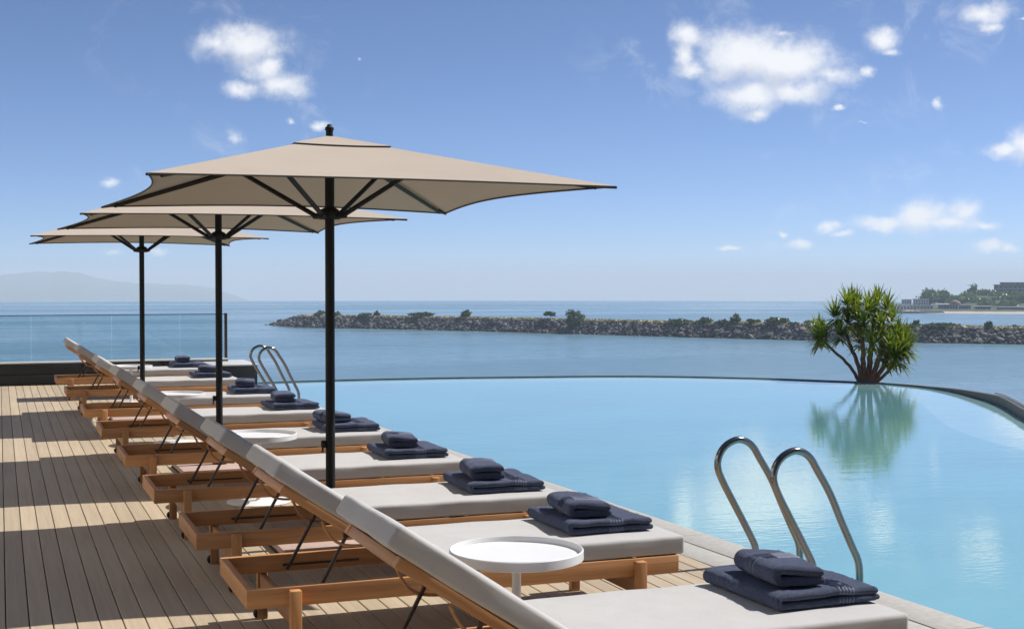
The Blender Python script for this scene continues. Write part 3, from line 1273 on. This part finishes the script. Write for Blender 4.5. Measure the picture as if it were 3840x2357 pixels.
# ------------------------------------------------------------------ yucca behind the pool rim
def build_yucca():
    rnd = random.Random(11)
    base = Vector((12.93, 17.95, -.10))
    root = thing('yucca_plant', 'bushy multi-stemmed green yucca rising behind the dark pool rim', 'plant', base)
    # heads given in photo pixels (their rosette centres), reached by trunks from the base
    D = math.hypot(base.x, base.y)
    heads = [(3085, 1255, -.2), (3130, 1180, .1), (3175, 1120, -.1), (3215, 1135, .25), (3255, 1150, -.25), (3290, 1118, .2), (3325, 1145, -.05),
             (3345, 1200, .25), (3365, 1258, .0), (3300, 1225, -.3), (3240, 1215, -.35), (3180, 1205, .3), (3385, 1300, -.15), (3335, 1300, -.3),
             (3275, 1285, -.4), (3225, 1275, .2), (3150, 1250, -.1), (3330, 1345, .1), (3395, 1270, .1), (3195, 1118, .2), (3072, 1245, .2), (3405, 1300, .1), (3380, 1345, .0), (3360, 1330, -.3), (3310, 1325, .2), (3068, 1268, .1), (3270, 1170, .35), (3210, 1190, .0)]
    trunks = [((3225, 1425), (3185, 1370), (3130, 1318), (3090, 1280), .026), ((3228, 1425), (3218, 1370), (3190, 1300), (3165, 1230), .034),
              ((3240, 1425), (3236, 1360), (3235, 1290), (3220, 1200), .042), ((3255, 1425), (3262, 1360), (3270, 1280), (3280, 1180), .045),
              ((3270, 1425), (3290, 1360), (3305, 1290), (3310, 1200), .042), ((3285, 1424), (3315, 1370), (3335, 1310), (3345, 1240), .036),
              ((3295, 1424), (3330, 1392), (3355, 1350), (3370, 1300), .026)]
    for k, (*pp, r0) in enumerate(trunks):
        P = []
        for j, (px, py) in enumerate(pp):
            v = at(px, py, D + (rnd.uniform(-.2, .2) if j else 0) * (j / 3))
            P.append(v - base)
        P[0].z = .02
        P[0] = P[0].lerp(Vector((0, 0, .02)), .3)
        sm = smooth_path([tuple(v) for v in P], 5)
        sm = [v + Vector((rnd.uniform(-.008, .008), rnd.uniform(-.008, .008), 0)) for v in sm]
        q = bmesh.new()
        tube(q, [tuple(v) for v in sm], [r0 * (1.15 - .45 * i / len(sm)) for i in range(len(sm))], 9)
        obj('trunk', q, BARK, root)
    for hx, hy, dd in heads:
        hy = hy + max(0, 1165 - hy) * .35
        c = at(hx, hy, D + dd) - base
        q = bmesh.new()
        out = Vector((c.x, c.y, 0))
        axis = (Vector((0, 0, 1)) + (c - Vector((0, 0, .55))) * .55).normalized()
        for n in range(70):
            t = n / 70
            phi = n * 2.399963 + rnd.uniform(-.2, .2)
            pol = rad(8) + (t ** .8) * rad(112) + rnd.uniform(-.12, .12)
            e1 = axis.orthogonal().normalized()
            e2 = axis.cross(e1)
            dirv = axis * math.cos(pol) + (e1 * math.cos(phi) + e2 * math.sin(phi)) * math.sin(pol)
            Lf = (.325 + rnd.uniform(-.07, .06)) * (1 - .25 * t)
            wd = .0180 + rnd.uniform(-.004, .004)
            side = dirv.cross(Vector((0, 0, 1)))
            if side.length < .1:
                side = e1.copy()
            side.normalize()
            nrm = side.cross(dirv)
            start = c - axis * (.10 * t) + dirv * .02
            droop = .03 + .10 * t
            V = []
            for s, wf in ((0, .55), (.25, 1), (.6, .8), (1, .04)):
                p = start + dirv * (Lf * s) + Vector((0, 0, -1)) * (droop * s * s * Lf * 1.4)
                V.append((q.verts.new(p - side * wd * wf + nrm * wd * .25 * wf), q.verts.new(p + side * wd * wf + nrm * wd * .25 * wf)))
            for (a0, b0), (a1, b1) in zip(V, V[1:]):
                q.faces.new((a0, b0, b1, a1))
        lme = mesh_of(q, True, 180)
        lme.materials.append(YUCCA)
        lme.materials.append(DRYLEAF)
        for f in lme.polygons:
            if f.index // 3 > 62 and rnd.random() < .6:
                f.material_index = 1
        obj('leaf_rosette', lme, None, root)
    q = bmesh.new()
    lathe(q, [(0, .055), (.12, .05), (.22, .025), (.30, -.01), (.30, -.03), (0, -.03)], 24)
    for v in q.verts:
        v.co.z += mnoise.noise(v.co * 9) * .02
    obj('soil_mound', q, SOIL, root)
    return base


yb = build_yucca()
q = bmesh.new()
lathe(q, [(0, -1.30), (.30, -1.30), (.36, -.2), (.38, -.05), (.35, -.045), (.33, -.10), (0, -.10)], 40)
tag(obj('planter_bowl', q, RIM, None, (yb.x, yb.y, -.09)), 'dark round planter hidden behind the rim, holding the yucca', 'planter')

# ------------------------------------------------------------------ the sea, curving away to its horizon
SEA = 15.0
DIP = (1127 - 1063) / 5000.0
RE = 2 * (SEA + EYE) / DIP ** 2


def sea_z(d):
    return -SEA - d * d / (2 * RE)


bm = bmesh.new()
rs = [4 * (4600 / 4) ** (k / 90) for k in range(91)]
prev = None
NA = 160
for r_ in rs:
    ring = [bm.verts.new((r_ * math.sin(2 * math.pi * k / NA), r_ * math.cos(2 * math.pi * k / NA), sea_z(r_))) for k in range(NA)]
    if prev:
        for k in range(NA):
            bm.faces.new((prev[k], prev[(k + 1) % NA], ring[(k + 1) % NA], ring[k]))
    prev = ring
bmesh.ops.recalc_face_normals(bm, faces=bm.faces[:])
if sum(f.normal.z for f in list(bm.faces)[:50]) < 0:
    bmesh.ops.reverse_faces(bm, faces=bm.faces[:])
struct(obj('sea', mesh_of(bm, True, 180), SEAM))


def on_sea(px, py):
    d = ray(px, py)
    dh = math.hypot(d.x, d.y)
    s = -d.z / dh
    h = SEA + EYE
    D = (s - math.sqrt(max(0, s * s - 2 * h / RE))) * RE
    return Vector((d.x / dh * D, d.y / dh * D, sea_z(D)))


# ------------------------------------------------------------------ breakwater
WL = [on_sea(*p) for p in [(1000, 1218), (1100, 1226), (1216, 1229), (1639, 1237), (2200, 1253), (2650, 1266), (3100, 1278), (3480, 1285), (3840, 1291)]]
last = WL[-1]
WL += [last + (WL[-1] - WL[-2]) * k for k in (1.0, 2.2)]
path = []
for a, b in zip(WL, WL[1:]):
    n = max(2, int((b - a).length / 4))
    for k in range(n):
        path.append(a.lerp(b, k / n))
path.append(WL[-1])
HC = 4.5


def bw_frame(i):
    t = path[min(i + 1, len(path) - 1)] - path[max(i - 1, 0)]
    t.z = 0
    t.normalize()
    nrm = Vector((-t.y, t.x, 0))
    if nrm.dot(path[i]) < 0:
        nrm = -nrm
    return t, nrm


def crest(i):
    s = sum((path[k + 1] - path[k]).length for k in range(min(i, 20)))
    return HC * min(1, .10 + s / 26.0) + .25 * mnoise.noise(Vector((i * .21, 0, 0)))


bm = bmesh.new()
prev = None
for i, p in enumerate(path):
    t, nrm = bw_frame(i)
    h = crest(i)
    prof = [(-1.5, -1.2), (0, -.1), (4.4, h * .93), (5.2, h), (7.5, h + .35), (11, h + .15), (12.5, h * .9), (18, -1.2)]
    ring = [bm.verts.new(p + nrm * o_ * (.35 + .65 * h / HC) + Vector((0, 0, z_))) for o_, z_ in prof]
    if prev:
        for k in range(len(prof) - 1):
            bm.faces.new((prev[k], ring[k], ring[k + 1], prev[k + 1]))
    prev = ring
bmesh.ops.recalc_face_normals(bm, faces=bm.faces[:])
bwm = mesh_of(bm)
bwm.materials.append(plain('breakwater_core', (.03, .029, .03), .95, var=.3, scale=.5, space='World'))
bwm.materials.append(DRYGRASS)
for f in bwm.polygons:
    if f.index % 7 in (3, 4, 5):
        f.material_index = 1
bw = struct(obj('breakwater', bwm, None))

rock_meshes = []
rr_ = random.Random(5)
for k in range(7):
    q = bmesh.new()
    bmesh.ops.create_icosphere(q, subdivisions=1, radius=1)
    for v in q.verts:
        v.co *= rr_.uniform(.72, 1.15)
        v.co.z *= .72
        v.co.x *= 1.2
    me = mesh_of(q, False)
    me.materials.append(ROCK)
    rock_meshes.append(me)
spots = []
for i in range(len(path) - 1):
    t, nrm = bw_frame(i)
    seg = (path[i + 1] - path[i]).length
    h = crest(i)
    nrow = max(1, int(6.6 * h / HC + .5))
    for row in range(nrow + 1):
        m = max(1, int(seg / 1.15 + rr_.random()))
        for k in range(m):
            f = (row + rr_.uniform(-.35, .35)) / max(1, nrow)
            p = path[i] + t * (seg * (k + rr_.random()) / m) + nrm * (-.5 + 5.0 * f) * (.35 + .65 * h / HC) + Vector((0, 0, -.15 + f * h * .90))
            s = rr_.uniform(.38, .95) * (1 if rr_.random() < .88 else 1.6)
            spots.append((p, s, (rr_.uniform(-.6, .6), rr_.uniform(-.6, .6), rr_.uniform(0, 6.28))))
spots.sort(key=lambda q: -q[1] / q[0].length * (1 if on_sea is not None else 0))


def in_frame(p):
    v = p - Vector((0, 0, EYE))
    z = v.dot(FW)
    px = CPX + FPX * v.dot(RT) / z
    return -50 < px < 3890 and not (3080 < px < 3400)


vis = [q for q in spots if in_frame(q[0])]
rest = [q for q in spots if not in_frame(q[0])]
bw_inv = Matrix.Identity(4)
for n, (p, s, e) in enumerate(vis[:300]):
    o = obj('rock', rock_meshes[n % 7], None, bw, p, e)
    o.scale = (s, s, s)
bm = bmesh.new()
for n, (p, s, e) in enumerate(vis[300:] + rest):
    M4 = Matrix.LocRotScale(p, __import__('mathutils').Euler(e), Vector((s, s, s)))
    me = rock_meshes[n % 7]
    vs = [bm.verts.new(M4 @ v.co) for v in me.vertices]
    for f in me.polygons:
        bm.faces.new([vs[k] for k in f.vertices])


def make_rock_bank():
    M = Mat('breakwater_rock_bank')
    v = M.n('ShaderNodeTexVoronoi')
    v.inputs['Scale'].default_value = .55
    M.l(M.coord((1, 1, 1), space='World'), v.inputs['Vector'])
    f = M.noise(M.coord((1, 1, 1), space='World'), .9, 5, .65)
    sepc = M.n('ShaderNodeSeparateColor')
    M.l(v.outputs['Color'], sepc.inputs[0])
    rock = M.ramp(sepc.outputs[0], [(0, (.042, .040, .043)), (.6, (.092, .086, .086)), (1, (.26, .24, .22))])
    M.color(M.mixc(1.0, M.mixc(1.0, M.ramp(f, [(.3, (.55, .55, .57)), (.7, (1.25, 1.2, 1.15))]), rock, 'MULTIPLY'), tide(M), 'MULTIPLY')).set(Roughness=.9)
    return M.m


stuff(obj('rock_bank', mesh_of(bm, False), make_rock_bank(), bw))

# dry grass along the crest
bm = bmesh.new()
gr = random.Random(3)
for i in range(3, len(path) - 1):
    t, nrm = bw_frame(i)
    h = crest(i)
    seg = (path[i + 1] - path[i]).length
    dens = 1 if (path[i].x > 120) else .35
    for k in range(int(70 * dens)):
        p = path[i] + t * seg * gr.random() + nrm * gr.uniform(4.4, 9.5) + Vector((0, 0, h + gr.uniform(-.05, .2)))
        hh = gr.uniform(.15, .55)
        a = gr.uniform(0, 6.28)
        d = Vector((math.cos(a), math.sin(a), 0)) * gr.uniform(.3, .9)
        ln = Vector((gr.uniform(-.25, .25), gr.uniform(-.25, .25), 0))
        vs = [bm.verts.new(p - d), bm.verts.new(p + d), bm.verts.new(p + d * .3 + ln + Vector((0, 0, hh)))]
        bm.faces.new(vs)
stuff(obj('dry_grass', mesh_of(bm, False), DRYGRASS, bw))


def foliage(bm, c, rx, ry, rz, n, leaf, rnd, flat=.35):
    """leaf-sized faces gathered in clumps through an uneven crown"""
    K = max(6, n // 28)
    cl = []
    for k in range(K):
        while True:
            u = Vector((rnd.uniform(-1, 1), rnd.uniform(-1, 1), rnd.uniform(-flat * 2, 1)))
            if .30 < u.length < 1:
                break
        cl.append(Vector((u.x * rx, u.y * ry, u.z * rz)))
    for k in range(n):
        o = cl[k % K]
        g = Vector((rnd.gauss(0, .20) * rx, rnd.gauss(0, .20) * ry, rnd.gauss(0, .17) * rz))
        p = c + o + g
        a = Vector((rnd.gauss(0, 1), rnd.gauss(0, 1), rnd.gauss(0, .7))).normalized()
        b = a.orthogonal().normalized()
        b = (Matrix.Rotation(rnd.uniform(0, 6.28), 3, a) @ b)
        s = leaf * rnd.uniform(.6, 1.4)
        e = a.cross(b)
        bm.faces.new([bm.verts.new(p + b * s), bm.verts.new(p + e * s * .6), bm.verts.new(p - b * s), bm.verts.new(p - e * s * .6)])


def tree_thing(name, label, cat, base, h, rx, rz, n, leaf, mat, rnd, group, trunk_r=.12, trunk_to=.5, depth=None, crown_z=None):
    t = thing(name, label, cat, base, 0, group)
    q = bmesh.new()
    tube(q, [(0, 0, -.8), (rnd.uniform(-.1, .1) * rx, 0, h * trunk_to * .5), (rnd.uniform(-.1, .1) * rx, 0, h * trunk_to)], [trunk_r, trunk_r * .75, trunk_r * .45], 7)
    for k in range(4):
        a = rnd.uniform(0, 6.28)
        tube(q, [(0, 0, h * trunk_to * .6), (math.cos(a) * rx * .45, math.sin(a) * rx * .45, h * (trunk_to + .18))], [trunk_r * .5, trunk_r * .2], 5)
    obj('trunk', q, TRUNK, t)
    q = bmesh.new()
    foliage(q, Vector((0, 0, crown_z if crown_z is not None else h - rz)), rx, depth or rx, rz, n, leaf, rnd)
    obj('crown', mesh_of(q, False), mat, t)
    return t


brnd = random.Random(21)
BUSHES = [  # left, right, top, bottom in photo pixels, label
    (1172, 1218, 1165, 1188, 'low green bush near the left tip of the breakwater, left of the pole'),
    (1250, 1278, 1168, 1190, 'small green bush on the breakwater just right of the nearest parasol pole'),
    (1343, 1400, 1175, 1190, 'flat scrubby bush on the breakwater crest, third from its left tip'),
    (1402, 1424, 1168, 1190, 'small upright bush at the right end of the flat scrubby bush'),
    (1533, 1628, 1170, 1190, 'long low dark green bush on the breakwater above the yellow grass'),
    (1726, 1772, 1164, 1192, 'little dark pointed tree on the breakwater left of the middle'),
    (2040, 2090, 1168, 1196, 'small flat-topped tree on the breakwater beside the biggest bush'),
    (2117, 2198, 1165, 1228, 'biggest dark green bush, spreading over the rocks at mid breakwater'),
    (2504, 2600, 1196, 1226, 'wide low green bush on the breakwater, left of a similar mound'),
    (2602, 2672, 1193, 1222, 'rounded green bush on the breakwater, next right of the wide low one'),
    (2686, 2736, 1200, 1226, 'small dark bush on the breakwater, left of the round one'),
    (2733, 2782, 1180, 1228, 'tall round green bush on the breakwater left of the yucca'),
    (2794, 2858, 1197, 1230, 'dark green bush on the breakwater just right of the tall round one'),
    (2872, 2955, 1191, 1214, 'thin straggly bush on the breakwater, left of the yucca'),
    (2955, 3000, 1206, 1232, 'low dark bush among the rocks close to the yucca'),
    (3026, 3082, 1198, 1230, 'green bush on the breakwater touching the left side of the yucca'),
    (3426, 3452, 1203, 1234, 'small bush on the breakwater just right of the yucca'),
    (3460, 3600, 1214, 1234, 'long strip of low green scrub on the breakwater right of the yucca'),
    (3686, 3722, 1206, 1240, 'dark bush on the breakwater near the right edge of the picture'),
    (3790, 3812, 1222, 1242, 'smallest bush on the breakwater, at the right edge of the picture'),
]


def crest_dist(px):
    best = None
    for i in range(len(path)):
        t, nrm = bw_frame(i)
        p = path[i] + nrm * 6.2
        v = p - Vector((0, 0, EYE))
        q_ = CPX + FPX * v.dot(RT) / v.dot(FW)
        if best is None or abs(q_ - px) < best[0]:
            best = (abs(q_ - px), math.hypot(p.x, p.y), p.z + crest(i))
    return best[1], best[2]


for (l, r_, tp, bt, lab) in BUSHES:
    cx = (l + r_) / 2
    D, zc = crest_dist(cx)
    if bt > 1222 and tp < 1170:
        D -= 3
    base = at(cx, bt, D)
    rx = (r_ - l) / 2 * D / FPX
    hh = (bt - tp) * D / FPX
    base.z = min(base.z, zc + .2)
    rx *= .85
    slim = 'flat-topped' in lab or 'pointed' in lab
    tree_thing('shore_tree' if slim else 'bush', lab, 'tree' if slim else 'bush', base, hh, rx, hh * (.28 if 'flat-topped' in lab else .44), 900 if rx > 2.5 else 520,
               .42, BUSH, brnd, 'trees and bushes on the breakwater', .10, .6 if slim else .35, min(rx, 3.0))

# ------------------------------------------------------------------ the headland with its trees and buildings
bm = bmesh.new()
NU, NV = 60, 26


def head_h(u, v):                      # u along the shore in photo pixels, v distance
    if v < 860:
        return -1.2
    beach = 1.0 * min(1, (v - 860) / 45.0)
    land = 1.6 if v > 900 else beach
    if u > 3540 and v > 955:
        land += min(1, (v - 955) / 60.0) * min(1, (u - 3540) / 120.0) * 8.5
    return land


grid = []
for i in range(NU + 1):
    u = 3345 + (4700 - 3345) * i / NU
    row = []
    for j in range(NV + 1):
        v = 845 + (1300 - 845) * j / NV
        vv = v + max(0, (3470 - u)) * .9
        p = at(u, 1100, vv)
        p.z = sea_z(vv) + head_h(u, v) + .35 * mnoise.noise(Vector((u * .02, v * .05, 0)))
        row.append(bm.verts.new(p))
    grid.append(row)
for i in range(NU):
    for j in range(NV):
        f = bm.faces.new((grid[i][j], grid[i + 1][j], grid[i + 1][j + 1], grid[i][j + 1]))
bmesh.ops.recalc_face_normals(bm, faces=bm.faces[:])
if sum(f.normal.z for f in bm.faces) < 0:
    bmesh.ops.reverse_faces(bm, faces=bm.faces[:])
hme = mesh_of(bm, True, 60)
hme.materials.append(SAND)
hme.materials.append(SCRUB)
for f in hme.polygons:
    j = f.index % NV
    f.material_index = 0 if j < 3 else 1
struct(obj('headland', hme, None))

bm = bmesh.new()
pa, pb = on_sea(3318, 1174), on_sea(3520, 1174)
for k in range(26):
    c = pa.lerp(pb, k / 25) + Vector((0, 0, .3))
    r0 = bmesh.ops.create_icosphere(bm, subdivisions=1, radius=1)
    for v in r0['verts']:
        v.co = c + Vector((v.co.x * 4.5, v.co.y * 4, v.co.z * (1.0 + .5 * random.random())))
struct(obj('rock_spit', mesh_of(bm, False), make_rock_bank()))

hr = random.Random(77)
FARTREES = [  # centre x, top y, half width px, height px, distance, label
    (3484, 1091, 26, 52, 985, 'tall dark green tree on the far shore behind the white stepped building'),
    (3532, 1092, 24, 50, 1000, 'bright green tree on the far shore, right of the tall dark one'),
    (3585, 1110, 30, 36, 1010, 'low broad tree on the far shore above the brown-roofed pavilion'),
    (3620, 1098, 28, 45, 1040, 'spreading tree on the far shore left of the highest tree'),
    (3648, 1075, 17, 55, 1050, 'highest round-topped tree on the far shore'),
    (3684, 1086, 20, 50, 1060, 'dark tree on the far shore just right of the highest one'),
    (3712, 1092, 20, 48, 1045, 'light green tree on the far shore left of the apartment block'),
    (3640, 1112, 22, 34, 1000, 'dark green tree low on the far shore slope, behind the grey roofs'),
    (3676, 1118, 20, 32, 990, 'rounded green tree low on the far shore slope, mid way to the block'),
    (3735, 1112, 22, 40, 1000, 'green tree in front of the left corner of the apartment block'),
    (3768, 1100, 24, 46, 1005, 'leafy tree in front of the apartment block'),
    (3806, 1096, 24, 50, 1000, 'leafy tree in front of the apartment block, next to the right'),
    (3838, 1104, 20, 46, 990, 'tree at the right edge of the picture in front of the apartment block'),
    (3705, 1126, 22, 28, 975, 'small dark green tree at the foot of the far shore slope'),
    (3780, 1128, 26, 28, 970, 'wide low tree at the foot of the slope below the apartment block'),
    (3890, 1100, 30, 50, 1000, 'tree beyond the right edge of the picture on the far shore'),
]
for cx, tp, hw, hp, D, lab in FARTREES:
    hw *= 1.2
    base = at(cx, tp + hp, D)
    tree_thing('shore_tree', lab, 'tree', base, hp * D / FPX, hw * D / FPX, hp * D / FPX * .5, 1300, .8, FARLEAF, hr, 'trees on the far shore', .35, .4)


def building(name, label, px0, px1, py0, py1, D, depth, wallm, floors, cols, roofm=None, cat='building', balcony=False):
    a, b = at(px0, py1, D), at(px1, py1, D)
    h = (py1 - py0) * D / FPX
    w = (b - a).length
    ang = math.atan2(b.y - a.y, b.x - a.x)
    t = thing(name, label, cat, a, ang, 'buildings on the far shore')
    obj('wall', box(0, w, 0, depth, -6, h), wallm, t)
    if roofm:
        obj('roof', box(-.4, w + .4, -.5, depth + .4, h + .01, h + .55, .1, 1), roofm, t)
    fh = h / max(1, floors)
    cw = w / max(1, cols)
    if cols:
        wm = mesh_of(box(0, cw * .55, -.12, .05, 0, fh * .52))
        for f in range(floors):
            for c in range(cols):
                obj('window', wm, WINDOW, t, (c * cw + cw * .22, 0, f * fh + fh * .28))
            if balcony and f:
                obj('balcony', box(.2, w - .2, -1.1, -.13, f * fh - .12, f * fh + .35), LEDGE, t)
    return t


building('stepped_building', 'white flat-roofed building at the left tip of the far shore', 3381, 3418, 1126, 1156, 985, 14, WALLW, 2, 4, ROOFG)
building('terrace_building', 'long white terraced building on the far shore beside the tall dark tree', 3424, 3482, 1124, 1157, 975, 12, WALLW, 3, 6, ROOFG, balcony=True)
building('low_building', 'long low waterfront building below the white terraced one on the far shore', 3350, 3500, 1147, 1160, 955, 6, WALLW, 1, 12, ROOFG)
pv = building('pavilion', 'waterfront pavilion with brown domed roof on the far shore', 3518, 3592, 1143, 1160, 950, 12, WALLG, 1, 7, None)
q = bmesh.new()
bmesh.ops.create_icosphere(q, subdivisions=3, radius=1)
for v in q.verts:
    v.co = Vector((v.co.x * 4.0, v.co.y * 4.0, max(-.1, v.co.z) * 3.3))
obj('dome_roof', q, ROOF, pv, (10.8, 5, 3.3))
q = bmesh.new()
bx(q, -.4, 7.2, -.4, 9, 3.25, 3.9, .2)
obj('canopy_roof', q, WALLW, pv)
building('grey_roof_house', 'low grey-roofed house on the far shore right of the domed pavilion', 3596, 3640, 1146, 1160, 950, 8, WALLG, 1, 5, ROOFG)
building('beach_house', 'low beach house with pale roof on the far shore below the trees', 3655, 3715, 1150, 1162, 940, 8, WALLG, 1, 6, LEDGE)
building('beach_bar', 'pale beach bar at the right edge of the far shore', 3738, 3850, 1153, 1164, 935, 7, WALLG, 1, 10, LEDGE)
building('apartment_block', 'grey apartment block with balconies above the trees of the far shore', 3727, 3905, 1072, 1122, 1080, 16, WALLG, 4, 10, ROOF, balcony=True)
ab = building('roof_storey', 'set-back brown top storey of the grey apartment block', 3750, 3880, 1061, 1071, 1084, 9, WALLG, 1, 7, ROOF)

# ------------------------------------------------------------------ distant hills at the left
bm = bmesh.new()
HP = [(-900, 1075), (-600, 1050), (-300, 1046), (-100, 1040), (0, 1031), (60, 1025), (140, 1016), (190, 1020), (250, 1017), (300, 1022), (360, 1041), (430, 1053), (520, 1062),
      (640, 1065), (740, 1069), (810, 1084), (880, 1108), (960, 1132)]
prev = None
for k in range(len(HP) - 1):
    for s in range(5):
        t = s / 5
        px = HP[k][0] + (HP[k + 1][0] - HP[k][0]) * t
        py = HP[k][1] + (HP[k + 1][1] - HP[k][1]) * t + 1.2 * mnoise.noise(Vector((px * .05, 0, 0)))
        col_ = []
        for dd, fr in ((6600, 1.0), (7800, .45), (9000, 0.0), (10200, .6), (10800, 1.0)):
            lo = 1160
            y_ = py + (lo - py) * fr
            p = at(px, y_, 9000)
            m_ = dd / 9000
            col_.append(bm.verts.new((p.x * m_, p.y * m_, p.z + 8 * mnoise.noise(Vector((px * .02, dd * .002, 4))) * (1 - fr))))
        if prev:
            for j in range(4):
                bm.faces.new((prev[j], col_[j], col_[j + 1], prev[j + 1]))
        prev = col_
bmesh.ops.recalc_face_normals(bm, faces=bm.faces[:])
if sum(f.normal.z for f in bm.faces) < 0:
    bmesh.ops.reverse_faces(bm, faces=bm.faces[:])
struct(obj('hills', mesh_of(bm, True, 180), HILL))

# ------------------------------------------------------------------ sea haze
HM = bpy.data.materials.new('sea_haze')
HM.use_nodes = True
ht = HM.node_tree
ht.nodes.clear()
pvn = ht.nodes.new('ShaderNodeVolumePrincipled')
pvn.inputs['Color'].default_value = (.78, .86, .94, 1)
pvn.inputs['Density'].default_value = 1.9e-4
pvn.inputs['Anisotropy'].default_value = 0.0
hout = ht.nodes.new('ShaderNodeOutputMaterial')
ht.links.new(pvn.outputs[0], hout.inputs['Volume'])
stuff(obj('haze', mesh_of(box(-12500, 12500, -12500, 12500, -240, 98), False), HM))
